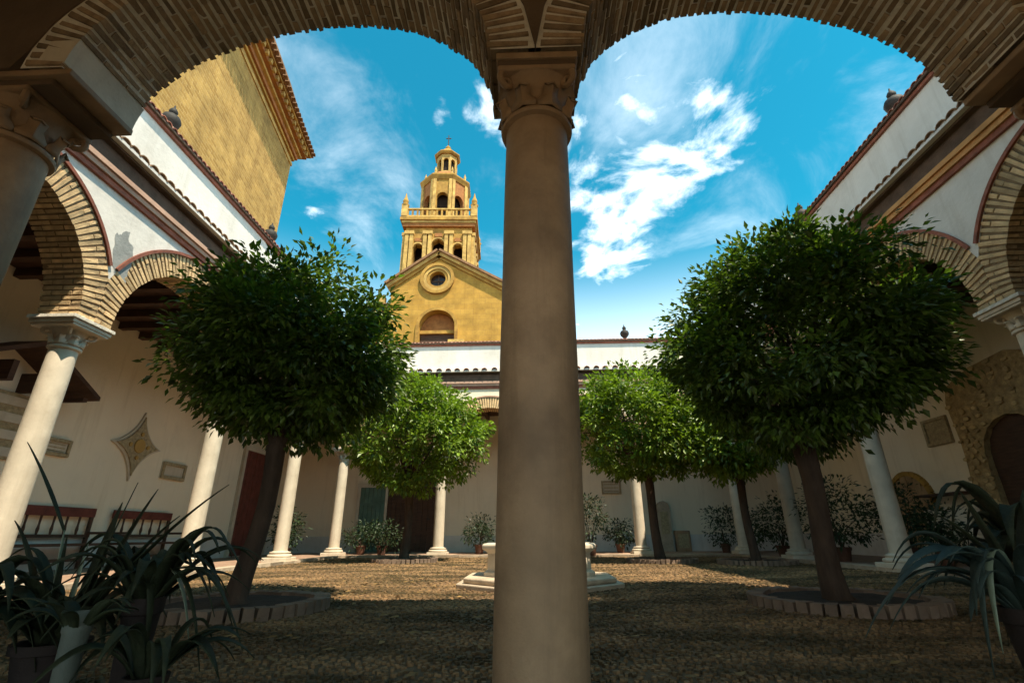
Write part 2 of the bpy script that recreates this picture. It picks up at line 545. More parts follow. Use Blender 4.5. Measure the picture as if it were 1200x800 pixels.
# ------------------------------------------------------------------ arcades
def arch_points(c, zs, al, ar, b, step):
    """two half-ellipses joined at the crown: returns (s,z,tangent angle,out) from the s>c spring to the s<c spring"""
    fine = []
    for i in range(601):
        th = math.pi * i / 600
        a_ = ar if th < math.pi / 2 else al
        fine.append((c + a_ * math.cos(th), zs + b * math.sin(th), a_, th))
    L = [0]
    for p, q in zip(fine, fine[1:]):
        L.append(L[-1] + math.hypot(q[0] - p[0], q[1] - p[1]))
    n = max(8, round(L[-1] / step))
    out, k = [], 0
    for i in range(n):
        t = (i + .5) * L[-1] / n
        while L[k + 1] < t:
            k += 1
        s, z, a_, th = fine[k]
        nx, nz = math.cos(th) / a_, math.sin(th) / b
        q = math.hypot(nx, nz)
        out.append((s, z, nx / q, nz / q))
    return out, fine


def ring_len(s, nx, c, hb_lo, hb_hi, ring):
    """radial length of the ring, cut at the bay boundary"""
    if nx > 1e-4:
        return min(ring, (c + hb_hi - s) / nx)
    if nx < -1e-4:
        return min(ring, (c - hb_lo - s) / nx)
    return ring


def arch(name, label, root_loc, rz, c, zs, al, ar, b, hb_lo, hb_hi, ring, thick, bm_, mm_, mode, step=.075, bh=.052, group=None, hood=None):
    """a brick arch as a thing: mortar core, bricks, hood moulding"""
    t = thing(name, label, 'arch', root_loc, rz, group)
    pts, fine = arch_points(c, zs, al, ar, b, step)
    # mortar core
    mb = MB()
    prof = []
    for i in range(0, 601, 12):
        s, z, a_, th = fine[i]
        nx, nz = math.cos(th) / a_, math.sin(th) / b
        q = math.hypot(nx, nz)
        nx, nz = nx / q, nz / q
        ln = ring_len(s, nx, c, hb_lo, hb_hi, ring)
        prof.append(((s + nx * .008, z + nz * .008), (s + nx * (ln - .004), z + nz * (ln - .004))))
    y0, y1 = -thick / 2 + .010, thick / 2 - .010
    for (p, q), (p2, q2) in zip(prof, prof[1:]):
        k = len(mb.v)
        mb.v += [(p[0], y0, p[1]), (q[0], y0, q[1]), (q2[0], y0, q2[1]), (p2[0], y0, p2[1]), (p[0], y1, p[1]), (q[0], y1, q[1]), (q2[0], y1, q2[1]), (p2[0], y1, p2[1])]
        mb.f += [(k, k + 1, k + 2, k + 3), (k + 4, k + 7, k + 6, k + 5), (k, k + 3, k + 7, k + 4)]
    mb.build('mortar_bed', mm_, t, fix=False)
    joined = MB()
    for i, (s, z, nx, nz) in enumerate(pts):
        ln = ring_len(s, nx, c, hb_lo, hb_hi, ring)
        ang = math.atan2(nx, nz)            # rotation about local y that turns +z onto the outward normal
        cells = []                          # (radial start, radial length, y0, y1)
        h = thick / 2
        if mode == 'soffit':                # long bricks seen from below, three to a course, staggered
            e = .5 + (.17 if i % 2 else -.17) + rnd.uniform(-.04, .04)
            if i % 2:
                cut = [-h, -h + thick * .17, -h + thick * .5, -h + thick * .83, h]
            else:
                cut = [-h, -h + thick * .33, -h + thick * .67, h]
            cells = [(0, min(ln, .26), u + (.006 if u > -h else 0), v - (.006 if v < h else 0)) for u, v in zip(cut, cut[1:])]
        elif mode == 'face':
            if i % 2:
                cells = [(0, ln, -h, -h + .29), (0, ln, -h + .305, h)]
            else:
                f_ = ln * .64
                cells = [(0, f_ - .006, -h, -h + .14), (f_ + .006, ln - f_ - .006, -h, -h + .14), (0, min(ln, .28), -h + .155, h - .15), (0, min(ln, .28), h - .135, h)]
        else:
            cells = [(0, ln, -h, h)]
        for r0, rl, u, v in cells:
            if rl < .04:
                continue
            j = rnd.uniform(-.010, .006)
            rm = r0 + rl / 2 + j
            p = Vector((s + nx * rm, (u + v) / 2 + (rnd.uniform(-.004, .006) if u < -h + .01 else 0) - (.004 if u < -h + .01 else 0), z + nz * rm))
            rot = Euler((rnd.uniform(-.006, .006), ang + rnd.uniform(-.012, .012), 0))
            if mode == 'joined':
                mtx = Matrix.Translation(p) @ rot.to_matrix().to_4x4()
                joined.box(-bh / 2, bh / 2, -(v - u) / 2 - .006, (v - u) / 2 + .006, -rl / 2, rl / 2, mtx)
            else:
                me = brick_mesh(bh * rnd.choice((.82, .92, 1, 1, 1.1)), v - u, rl, bm_, rnd.randrange(3))
                link('brick', me, t, p, rot)
    if mode == 'joined':
        tag(joined.build('brickwork', bm_, t), kind='stuff')
    if hood:
        mb = MB()
        pr = []
        for i in range(0, 601, 10):
            s, z, a_, th = fine[i]
            nx, nz = math.cos(th) / a_, math.sin(th) / b
            q = math.hypot(nx, nz)
            nx, nz = nx / q, nz / q
            if ring_len(s, nx, c, hb_lo, hb_hi, ring + .05) < ring + .05 - 1e-6:
                continue
            pr.append((s, z, nx, nz))
        for A, B in zip(pr, pr[1:]):
            k = len(mb.v)
            for s, z, nx, nz in (A, B):
                for rr, yy in ((ring + .004, -thick / 2 + .02), (ring + .004, -thick / 2 - .035), (ring + .055, -thick / 2 - .035), (ring + .055, -thick / 2 + .02)):
                    mb.v.append((s + nx * rr, yy, z + nz * rr))
            mb.f += [(k + a, k + (a + 1) % 4, k + 4 + (a + 1) % 4, k + 4 + a) for a in range(4)]
        mb.build('hood_moulding', hood, t)
    return t


def spandrel(bays, ztop, thick, ext, s_lo, s_hi, end_z=3.49):
    """wall above the arches. bays: (c, zs, al, ar, b, hb_lo, hb_hi, ring)"""
    xs, zs_ = [], []
    for (c, zs, al, ar, b, hl, hh, ring) in bays:
        for i in range(49):
            s = c - hl + (hl + hh) * i / 48
            a_ = (ar if s > c else al) + ring
            q = 1 - ((s - c) / a_) ** 2
            xs.append(s)
            zs_.append(zs + (b + ring) * math.sqrt(max(q, 0)))
    xs = [s_lo] + xs + [s_hi]
    zs_ = [zs_[0] if s_lo >= xs[1] - .02 else end_z] + zs_ + [zs_[-1] if s_hi <= xs[-2] + .02 else end_z]
    mb = MB()
    y0, y1 = -thick / 2, thick / 2
    for i in range(len(xs) - 1):
        a, b, za, zb = xs[i], xs[i + 1], zs_[i], zs_[i + 1]
        if b - a < 1e-4:
            continue
        if i == 0 or i == len(xs) - 2:
            za = zb = min(za, zb)
        k = len(mb.v)
        mb.v += [(a, y0, za), (b, y0, zb), (b, y0, ztop), (a, y0, ztop), (a, y1, za), (b, y1, zb), (b, y1, ztop), (a, y1, ztop)]
        mb.f += [(k, k + 1, k + 2, k + 3), (k + 7, k + 6, k + 5, k + 4), (k, k + 4, k + 5, k + 1), (k + 3, k + 2, k + 6, k + 7)]
    return mb


def tile_mesh(name, w, L, m):
    """canal tile: half-round shell lying along local -y, end towards -y"""
    mb = MB()
    n = 6
    for yy, sc_ in ((-L, 1.0), (0, .86)):
        for rr in (w / 2, w / 2 - .018):
            for k in range(n + 1):
                a = math.pi * k / n
                mb.v.append((rr * sc_ * math.cos(a), yy, rr * sc_ * math.sin(a) * .8))
    q = n + 1
    for k in range(n):
        mb.f += [(k, k + 1, 2 * q + k + 1, 2 * q + k), (q + k + 1, q + k, 3 * q + k, 3 * q + k + 1), (k + 1, k, q + k, q + k + 1)]
    mb.f += [(0, 2 * q, 3 * q, q), (n, q + n, 3 * q + n, 2 * q + n)]
    return mb.mesh(name, m)


TILE = tile_mesh('eave_tile', .20, .36, 'terracotta')
TILE_SHADE = tile_mesh('eave_tile', .20, .31, 'roof_tile')  # darker copy for the side eaves, painting their shadow line
CTILE = tile_mesh('coping_tile', .13, .25, 'terracotta')


def eaves(t, s0, s1, thick, pink, zoff=0.0, tiles=True, pitch=.33, tile=None):
    """string course, stepped cornice, tiled eave, upper wall and coping of a court side"""
    f = -thick / 2
    z = zoff
    MB().box(s0, s1, f - .05, f + .05, 5.50 + z, 5.585 + z).build('string_course', 'terracotta', t)
    MB().box(s0, s1, f - .085, f + .05, 5.587 + z, 5.67 + z).build('cornice_step', pink, t)
    MB().box(s0, s1, f - .12, f + .05, 5.672 + z, 5.75 + z).build('cornice_step', pink, t)
    MB().box(s0, s1, f - .05, f + .05, 5.752 + z, 6.04 + z).build('eave_shade_band', 'brown_band', t)  # dark strip painting the shade under the eave
    MB().box(s0, s1, f - .15, f + .05, 6.042 + z, 6.075 + z).build('eave_shade_band', 'brown_band', t)
    MB().box(s0, s1, f - .24, f + .3, 6.077 + z, 6.125 + z).build('eave_fillet', 'plaster', t)
    k = s0 + .17
    while k < s1 - .1 and tiles:
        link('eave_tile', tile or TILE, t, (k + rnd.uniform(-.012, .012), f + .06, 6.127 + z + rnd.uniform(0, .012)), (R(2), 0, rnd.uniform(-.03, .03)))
        k += pitch
    # white mortar bed between the tiles
    MB().box(s0, s1, f - .20, f + .3, 6.126 + z, 6.20 + z).build('mortar_bed', 'plaster', t)
    MB().box(s0, s1, f + .02, thick / 2 - .01, 6.202 + z, 7.16 + z).build('upper_wall', 'plaster', t)
    MB().box(s0, s1, f - .03, thick / 2 + .02, 7.162 + z, 7.22 + z).build('coping_course', 'terracotta', t)
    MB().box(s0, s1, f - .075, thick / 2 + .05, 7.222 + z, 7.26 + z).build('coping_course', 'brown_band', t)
    k = s0 + .12
    while k < s1 - .1 and tiles:
        link('coping_tile', CTILE, t, (k, f + .16, 7.262 + z + rnd.uniform(0, .01)), (R(4), 0, rnd.uniform(-.04, .04)))
        k += .137
    MB().box(s0, s1, f - .06, thick / 2 + .04, 7.262 + z, 7.315 + z).build('coping_bed', 'terra_pink', t)


WX, Y0, SY = 6.6, 2.5, 3.65
YF = Y0 + 4 * SY                    # far arcade line
THS = .60
ZS = 3.48
SX_F = 3.28                         # far bay width
SX_N = 3.50                         # front bay width

# --- left and right arcades
for side in (-1, 1):
    rz = R(90) if side < 0 else R(-90)
    wx = WX if side < 0 else 6.52
    loc = (side * wx, 0, 0)
    sg = 1 if side < 0 else -1
    nm = 'left' if side < 0 else 'right'
    lab = 'white arcade wall beside the ochre building, grey bare patch between its brick arches' if side < 0 else \
        'white arcade wall with orange cornice, facing the wall with the bare grey patch'
    t = thing('arcade_wall', lab, 'wall', loc, rz)
    bays = []
    for k in range(4):
        c = sg * (Y0 + SY * (k + .5))
        bays.append((c, ZS, 1.55, 1.55, 1.55, SY / 2, SY / 2, .40))
    bays.sort()
    s0, s1 = sorted((sg * (Y0 - .3), sg * (YF + .3)))
    spandrel(bays, 6.07, THS, .4, s0, s1).build('wall', 'plaster', t)
    a0, a1 = sorted((sg * (Y0 + .45), sg * (YF - .33)))
    eaves(t, a0, a1, THS, 'terra_pink' if side < 0 else 'terra_orange', pitch=.195, tile=TILE_SHADE)
    if side < 0:                     # grey bare plaster patch over the second pier
        poly = []
        for k in range(44):
            an = 2 * math.pi * k / 44
            rr = 1 + .45 * noise.noise((math.cos(an) * 1.9, math.sin(an) * 1.9, 3.1)) + .22 * noise.noise((math.cos(an) * 6, math.sin(an) * 6, 1.1))
            poly.append((6.24 + .19 * rr * math.cos(an) - .07 * math.sin(an), 4.66 + .36 * rr * math.sin(an)))
        MB().prism(poly, -.303, -.29).build('bare_patch', 'plaster_patch', t)
    for k in range(4):
        c = sg * (Y0 + SY * (k + .5))
        desc = (['beside the grey bare patch, adjoining the near gallery', 'beside the grey bare patch, over the benches', 'beyond the star plaque, third from the near gallery', 'over the red plank door, joining the far gallery'] if side < 0 else
                ['under the orange cornice, adjoining the near gallery', 'under the orange cornice, over the rubble masonry opening', 'under the orange cornice, over the ochre niche door', 'under the orange cornice, joining the far gallery'])[k]
        desc = 'ochre brick arch ' + desc
        arch('brick_arch', desc, loc, rz, c, ZS, 1.55, 1.55, 1.55, SY / 2, SY / 2, .40, THS, 'brick_ochre', 'mortar_brown',
             'face' if k < 2 else 'joined', group='brick arches of the side arcades', hood='terracotta')

# --- far arcade
t = thing('arcade_wall', 'cream arcade wall with a row of eave tiles, in front of the church gable', 'wall', (.12, YF, 0), 0)
bays = [(SX_F * (k - 1.5), ZS, 1.33, 1.33, 1.33, SX_F / 2, SX_F / 2, .38) for k in range(4)]
spandrel(bays, 6.07, THS, .38, -WX - .02, WX + .02).build('wall', 'cream', t)
eaves(t, -6.25, 6.1, THS, 'terra_pink')
wh = ['beside the arcade with the bare patch', 'left of the middle column', 'right of the middle column', 'beside the arcade with the orange cornice']
wh = ['at the end near the arcade with the bare patch', 'near the green door', 'near the round-topped stone tablet', 'at the end near the arcade with orange cornice']
for k in range(4):
    arch('brick_arch', 'far arch below the tiled eave, ' + wh[k], (.12, YF, 0), 0, SX_F * (k - 1.5), ZS, 1.33, 1.33, 1.33, SX_F / 2, SX_F / 2, .38, THS,
         'brick_ochre', 'mortar_brown', 'joined', group='brick arches of the far arcade', hood='terra_pink')

# --- front arcade (the camera looks out through it)
ZSN = 3.53
TN = .58
t = thing('arcade_wall', 'near wall face above the two big arches, shade painted dark brown', 'wall', (0, Y0, 0), R(180))
nb = []
for sgn in (-1, 1):
    # local s = -x ; the arches are a little steeper on the side of the middle column
    for m_ in range(2):
        c0 = sgn * (1.50 if m_ == 0 else 5.5)
        inner, outer = (1.20, 1.64 if sgn > 0 else 1.56) if m_ == 0 else (1.30, 1.30)
        hb_in, hb_out = (1.50, SX_N - 1.50) if m_ == 0 else (5.5 - SX_N, 1.62)
        if sgn > 0:
            nb.append((c0, ZSN, inner, outer, 1.08, hb_in, hb_out, .30))
        else:
            nb.append((c0, ZSN, outer, inner, 1.06, hb_out, hb_in, .30))
nb.sort()
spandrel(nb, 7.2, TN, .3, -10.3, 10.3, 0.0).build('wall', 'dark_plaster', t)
for b_ in nb:
    c, zs, al, ar, b, hl, hh, ring = b_
    x = -c
    if abs(x) < 2:
        lab = 'big near brick arch framing the church tower' if x < 0 else 'big near brick arch framing open sky and cloud'
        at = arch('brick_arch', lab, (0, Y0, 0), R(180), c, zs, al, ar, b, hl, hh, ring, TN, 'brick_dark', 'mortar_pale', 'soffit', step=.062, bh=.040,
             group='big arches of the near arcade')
        if x < 0:                   # plain rendered block at the outer springing
            pr = []
            for i in range(9):
                th = .02 + .20 * i / 8
                pr.append((c + (ar - .014) * math.cos(th), zs + (b - .014) * math.sin(th)))
            MB().prism(pr + [(pr[-1][0] + .2, pr[-1][1]), (pr[0][0] + .2, pr[0][1])], -TN / 2 - .004, TN / 2 + .004).build('rendered_block', 'stone', at)


# ------------------------------------------------------------------ columns
def leaf_shape(mb, ang, r0, z0, h, w, out):
    """an upright carved leaf that curls out at the top"""
    ca, sa = math.cos(ang), math.sin(ang)
    prev = None
    n = 6
    for i in range(n + 1):
        u = i / n
        rr = r0 + out * u ** 2.2 + .012
        z = z0 + h * (u if u < .85 else .85 - (u - .85) * .8)
        ww = w * (1 - .55 * u) * (1 + .25 * math.sin(u * 9))
        c = len(mb.v)
        for q, dr in ((-1, -.012), (0, .02), (1, -.012)):
            mb.v.append((ca * (rr + dr) - sa * q * ww / 2, sa * (rr + dr) + ca * q * ww / 2, z))
        if prev is not None:
            mb.f += [(prev, prev + 1, c + 1, c), (prev + 1, prev + 2, c + 2, c + 1)]
        prev = c


def make_column(rad, cap_top, stone, imp_top, pier, detail, foot=True):
    t = link('column', None)
    zf = .286 if foot else -.02
    if foot:
        MB().box(-.31, .31, -.31, .31, -.02, .13).build('plinth', stone, t, bevel=.012)
        MB().lathe([(.28, .131), (.30, .15), (.30, .18), (.28, .20), (.25, .205), (.245, .225), (.262, .235), (.262, .255), (rad + .015, .27), (rad + .008, .285)], 32).build('base', stone, t, smooth=True)
    prof = []
    for i in range(25):
        u = i / 24
        prof.append((rad * (1 - .06 * u ** 1.8) * (1 + .004 * math.sin(u * 17)), zf + (3.055 - zf) * u))
    MB().lathe(prof, 40).build('shaft', stone, t, smooth=True)
    rt = rad * .94
    MB().lathe([(rt, 3.056), (rt + .028, 3.065), (rt + .034, 3.083), (rt + .028, 3.10), (rt, 3.108)], 32).build('neck_ring', stone, t, smooth=True)
    H = cap_top - 3.109
    cap = MB().lathe([(rt - .004, 3.109), (rt - .002, 3.109 + H * .3), (rt + .012, 3.109 + H * .6), (rt + .05, 3.109 + H * .84), (rt + .062, 3.109 + H * .86)], 32).build('capital', stone, t, smooth=True)
    a = pier / 2
    dp = .31 if foot else .255
    MB().box(-a, a, -dp, dp, 3.109 + H * .861, cap_top - .001).build('abacus', stone, t, bevel=.012)
    if detail:
        for k in range(8):
            mb = MB()
            leaf_shape(mb, k * math.pi / 4 + math.pi / 8, rt, 3.11, H * .60, .15, .06)
            o = mb.build('carved_leaf', stone, cap, smooth=True)
            sm = o.modifiers.new('thick', 'SOLIDIFY')
            sm.thickness = .012
        for k in range(4):
            an = k * math.pi / 2 + math.pi / 4
            mb = MB()
            pts, rads = [], []
            for i in range(16):
                th = -math.pi / 2 + i * .52
                rr = .062 * (1 - i / 19)
                pts.append((math.cos(an) * (rt + .075 + rr * math.cos(th)), math.sin(an) * (rt + .075 + rr * math.cos(th)), 3.109 + H * .74 - rr * math.sin(th)))
                rads.append(.026 * (1 - i / 30))
            mb.tube(pts, rads, 8).build('volute', stone, cap, smooth=True)
    zi = cap_top
    hh = (imp_top - cap_top) / 2
    for k in range(2):
        e = (.02 + .025 * k) if foot else .012 * k
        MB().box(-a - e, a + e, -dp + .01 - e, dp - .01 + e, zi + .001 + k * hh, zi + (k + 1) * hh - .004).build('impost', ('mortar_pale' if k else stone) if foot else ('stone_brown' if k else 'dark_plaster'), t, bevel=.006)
    return t


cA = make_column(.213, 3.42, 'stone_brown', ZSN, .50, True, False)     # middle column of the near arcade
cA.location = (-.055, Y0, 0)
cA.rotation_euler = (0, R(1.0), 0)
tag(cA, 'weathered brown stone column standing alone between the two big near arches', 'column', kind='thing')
for x in (-SX_N - .11, SX_N + .12):
    c = copy_tree(cA)
    c.location = (x, Y0, 0)
    c.rotation_euler = (0, 0, R(90) * 2)
    for ch in c.children:           # the imposts reach under the springing of the arch
        if ch.name.startswith('impost'):
            ch.scale = (2.0, 1.06, 1) if ch.data.materials[0] == M['stone_brown'] else (1.6, 1.0, 1)
    tag(c, 'weathered stone column at the %s of the big near arch framing the %s' % (('outer foot', 'tower') if x < 0 else ('outer foot', 'cloudy sky')), 'column', kind='thing')
cB = make_column(.172, 3.37, 'stone', ZS, .60, True)
first = [True]


def put_col(x, y, label, rz=0, group='pale columns around the court'):
    c = cB if first[0] else copy_tree(cB)
    first[0] = False
    c.location = (x, y, 0)
    c.rotation_euler = (0, 0, rz)
    tag(c, label, 'column', group, 'thing')


for side in (-1, 1):
    wx = WX if side < 0 else 6.52
    who = 'side with the star plaque' if side < 0 else 'side with the orange cornice'
    for k, w_ in ((1, 'nearest the near gallery'), (2, 'second along, by the benches' if side < 0 else 'second along, by the niche door'), (3, 'third along, by the plank door' if side < 0 else 'third along, behind the leafy pots')):
        put_col(side * wx, Y0 + SY * k, 'pale stone column on the %s, %s' % (who, w_), R(90) * side)
    put_col(side * (wx - .0) + .12 * (side > 0), YF, 'pale stone column at the far corner of the %s' % who, R(90) * side)
for k, w_ in ((-1, 'beside the green door'), (0, 'directly behind the well'), (1, 'beside the round-topped stone tablet')):
    put_col(.12 + SX_F * k, YF, 'pale stone column of the far arcade, ' + w_, 0)


# ------------------------------------------------------------------ gallery walls, ceilings
def gallery(label, loc, rz, s0, s1, m, z_top=5.32, depth=3.05, beams=True):
    """back wall stands at local y = depth; ceiling with beams between arcade and back wall"""
    t = thing('gallery_wall', label, 'wall', loc, rz)
    MB().box(s0, s1, depth, depth + .4, -.06, 6.05).build('wall', m, t)
    MB().box(s0, s1, depth - .02, depth + .1, .0, .62).build('dado', 'plaster', t) if m != 'dark_plaster' else None
    cl = MB().box(s0, s1, .31, depth, z_top, z_top + .12).build('ceiling', 'wood_dark', t)
    k = s0 + .3
    while k < s1 and beams:
        MB().box(k, k + .14, .31, depth - .003, z_top - .17, z_top - .002).build('beam', 'wood_dark', cl)
        k += .62
    MB().box(s0, s1, .28, depth + .4, z_top + .74, z_top + .84).build('roof', 'roof_tile', t)
    return t


GD = 3.0
gl = gallery('cream gallery wall carrying the star plaque', (-WX, 0, 0), R(90), -2.0, YF + 3.44, 'cream')
gr = gallery('cream gallery wall with rubble masonry around an arched opening', (6.52, 0, 0), R(-90), -(YF + 3.44), 2.0, 'cream')
gf = gallery('whitewashed gallery wall behind the far arcade', (0, YF, 0), 0, -9.66, 9.58, 'cream', 5.28)
# near gallery around the camera; unseen back opening added to brighten the near arches
t = thing('gallery_wall', 'cream gallery wall and ceiling of the near walk, back opening added for light', 'wall', (0, 0, 0))
MB().box(-9.6, -4.2, -2.4, -2.0, -.06, 7.0).box(4.2, 9.6, -2.4, -2.0, -.06, 7.0).box(-4.2, 4.2, -2.4, -2.0, 3.1, 7.0).box(-.45, .45, -2.38, -2.02, -.06, 3.1).build('wall', 'cream', t)
MB().box(-9.6, 9.6, -2.0, Y0 - TN / 2, 5.0, 5.15).build('ceiling', 'cream', t)
MB().box(-9.6, 9.6, -2.4, Y0 - TN / 2, 6.9, 7.05).build('roof', 'roof_tile', t)

# ------------------------------------------------------------------ things on the left gallery wall  (wall plane x = -9.65)
XW = -WX - 3.05


def plaque(name, label, cat, loc, rz, w, h, frame, face, fm='ceramic', pm='stone'):
    t = thing(name, label, cat, loc, rz)
    MB().box(-w / 2, w / 2, -.03, -.002, -h / 2, h / 2).build('slab', pm, t)
    f = frame
    for q in ((-w / 2, w / 2, h / 2 - f, h / 2), (-w / 2, w / 2, -h / 2, -h / 2 + f)):
        MB().box(q[0], q[1], -.07, -.031, q[2], q[3]).build('frame_rail', fm, t, bevel=.008)
    for q in ((-w / 2, -w / 2 + f), (w / 2 - f, w / 2)):
        MB().box(q[0], q[1], -.068, -.031, -h / 2 + f + .001, h / 2 - f - .001).build('frame_stile', fm, t, bevel=.008)
    if face:
        for k in range(3):
            MB().box(-w / 2 + f * 1.6, w / 2 - f * 1.6, -.038, -.031, -h / 2 + f + (h - 2 * f) * (k + .3) / 3, -h / 2 + f + (h - 2 * f) * (k + .55) / 3).build('carved_line', fm, t)
    return t


# star plaque with four concave sides
t = thing('wall_plaque', 'carved stone star plaque with four curved points', 'plaque', (XW, 11.55, 2.68), R(90))


def star(rx, rz, n=7, dent=.36):
    pts = []
    tips = [(rx, 0), (0, rz), (-rx, 0), (0, -rz)]
    for a, b in zip(tips, tips[1:] + tips[:1]):
        m_ = ((a[0] + b[0]) * dent, (a[1] + b[1]) * dent)
        for i in range(n):
            u = i / n
            pts.append(((1 - u) ** 2 * a[0] + 2 * u * (1 - u) * m_[0] + u * u * b[0], (1 - u) ** 2 * a[1] + 2 * u * (1 - u) * m_[1] + u * u * b[1]))
    return pts


MB().prism(star(.78, .82, dent=.22), -.05, -.002).build('rim', 'stone', t)
MB().prism(star(.66, .70, dent=.22), -.085, -.051).build('field', 'ceramic', t)
MB().prism([(.17 * math.cos(a * math.pi / 8), .17 * math.sin(a * math.pi / 8)) for a in range(16)], -.12, -.086).build('rosette', 'ochre_pale', t, bevel=.02)
for k in range(4):
    a = k * math.pi / 2
    MB().prism([(.28 * math.cos(a) + .05 * math.cos(b * math.pi / 4), .28 * math.sin(a) + .05 * math.sin(b * math.pi / 4)) for b in range(8)], -.11, -.086).build('boss', 'ochre_pale', t)
plaque('wall_plaque', 'long low carved stone slab between column and star plaque', 'plaque', (XW, 9.35, 2.32), R(90), .95, .34, .07, True)
plaque('wall_plaque', 'small framed stone slab near the dark plank door', 'plaque', (XW, 13.0, 2.25), R(90), .9, .42, .08, False)

# wall shrine with a little pitched canopy, partly behind the first column
t = thing('wall_shrine', 'dark brown wooden canopy over a framed tile panel', 'shrine', (XW, 8.05, 3.3), R(90))
cn = MB()
cn.prism([(-1.35, 0), (-1.35, -.08), (0, .62), (1.35, -.08), (1.35, 0), (0, .72)], -.75, -.002)
cn.build('canopy', 'wood_dark', t)
for s_ in (-1.1, -.4, .4, 1.1):
    MB().box(s_ - .05, s_ + .05, -.68, -.004, -.16, -.082 if abs(s_) > 1 else .2).build('bracket', 'wood_dark', t)
MB().box(-1.05, 1.05, -.06, -.003, -1.35, -.18).build('panel', 'ceramic', t)
for z_ in (-1.35, -1.05, -.75, -.45):
    MB().box(-1.0, 1.0, -.08, -.061, z_ + .04, z_ + .20).build('tile_row', 'stone', t)

# plank door in the left wall
def plank_door(name, label, loc, rz, w, h, n, m, arched=False, frame='stone'):
    t = thing(name, label, 'door', loc, rz)
    pw = w / n
    for k in range(n):
        x0, x1 = -w / 2 + k * pw, -w / 2 + (k + 1) * pw - .012
        if arched:
            zt = h - w / 2 + math.sqrt(max(.0, (w / 2) ** 2 - ((x0 + x1) / 2) ** 2))
        else:
            zt = h
        MB().box(x0, x1, -.06 - rnd.uniform(0, .008), -.003, .03, zt).build('plank', m, t)
    if not arched:
        for q in ((-w / 2 - .14, -w / 2 - .004), (w / 2 + .004, w / 2 + .14)):
            MB().box(q[0], q[1], -.10, -.002, .0, h + .004).build('jamb', frame, t)
        MB().box(-w / 2 - .14, w / 2 + .14, -.10, -.002, h + .006, h + .16).build('lintel', frame, t)
    else:
        mb = MB()
        pts = [(-w / 2, 0)] + [(w / 2 * math.cos(math.pi - math.pi * k / 12), h - w / 2 + w / 2 * math.sin(math.pi * k / 12)) for k in range(13)] + [(w / 2, 0)]
        for p, q in zip(pts, pts[1:]):
            d = (Vector(q) - Vector(p)).normalized()
            nrm = Vector((-d.y, d.x))
            e = .11
            mb.prism([p, (p[0] + nrm.x * e, p[1] + nrm.y * e), (q[0] + nrm.x * e, q[1] + nrm.y * e), q], -.09, -.002)
        mb.build('surround', frame, t)
    MB().box(w * .28, w * .34, -.10, -.07, h * .45, h * .47).build('latch', 'iron', t)
    for z_ in (.25, .72):
        MB().box(-w / 2 + .02, w / 2 - .02, -.078, -.069, h * z_, h * z_ + .12).build('ledge', m, t)
    return t


plank_door('plank_door', 'tall dark red-brown plank door in the gallery with star plaque', (XW, 17.2, .03), R(90), 2.0, 3.3, 9, 'wood_red')
plank_door('plank_door', 'faded green plank door in the far whitewashed wall', (-6.4, YF + 3.05, .03), 0, 1.0, 2.4, 6, 'green_paint', frame='stone')
plank_door('plank_door', 'wide dark brown plank door in the far whitewashed wall', (-4.7, YF + 3.05, .03), 0, 1.9, 2.6, 9, 'wood_dark', frame='wood_dark')
plank_door('niche_door', 'low arched ochre wooden niche door near rubble masonry', (6.52 + 3.05, 13.3, .03), R(-90), 1.3, 1.95, 6, 'wood_ochre', True, 'ochre_plain')


# benches along the left wall
def bench(label, loc, rz, w):
    t = thing('bench', label, 'bench', loc, rz, 'wooden benches along the gallery wall')
    MB().box(-w / 2, w / 2, -.48, -.06, .44, .49).build('seat', 'wood_dark', t, bevel=.008)
    MB().box(-w / 2, w / 2, -.05, .0, 1.0, 1.18).build('back_rail', 'wood_red', t, bevel=.008)
    MB().box(-w / 2, w / 2, -.045, -.005, .60, .66).build('back_rail', 'wood_dark', t)
    n = int(w / .28)
    for k in range(n + 1):
        x = -w / 2 + .05 + (w - .1) * k / n
        MB().tube([(x, -.025, .655), (x, -.025, .75), (x, -.025, .84), (x, -.025, 1.005)], [.018, .03, .018, .022], 6).build('spindle', 'wood_dark', t)
    for x in (-w / 2 + .06, w / 2 - .06):
        MB().box(x - .035, x + .035, -.05, -.0, 0, 1.0).build('leg', 'wood_dark', t)
        MB().box(x - .035, x + .035, -.47, -.40, 0, .44).build('leg', 'wood_dark', t)
        MB().box(x - .03, x + .03, -.46, -.02, .66, .71).build('armrest', 'wood_dark', t)
    MB().box(-w / 2 + .1, w / 2 - .1, -.45, -.42, .16, .22).build('stretcher', 'wood_dark', t)
    return t


bench('long dark red bench with spindle back below the low stone slab', (XW + .06, 9.5, .03), R(90), 2.7)
bench('short dark bench with spindle back below the star plaque', (XW + .06, 12.3, .03), R(90), 1.9)

# ------------------------------------------------------------------ right gallery wall  (x = 9.57)
XR = 6.52 + 3.05
t = thing('arched_opening', 'dark arched opening set in ochre rubble masonry', 'doorway', (XR, 10.0, .03), R(-90))
# local x = -world y ; rubble from y=8.6 to 11.3
pts_in = [(.75 * math.cos(math.pi * k / 12), 2.05 + .75 * math.sin(math.pi * k / 12)) for k in range(13)]
mb = MB()
out = [(1.25, 0), (1.28, 1.2), (1.22, 2.4), (1.30, 3.7), (.5, 4.0), (-.6, 3.9), (-1.3, 3.6), (-1.22, 2.3), (-1.34, 1.1), (-1.30, 0)]
inn = [(.75, 0)] + pts_in + [(-.75, 0)]
N = 24


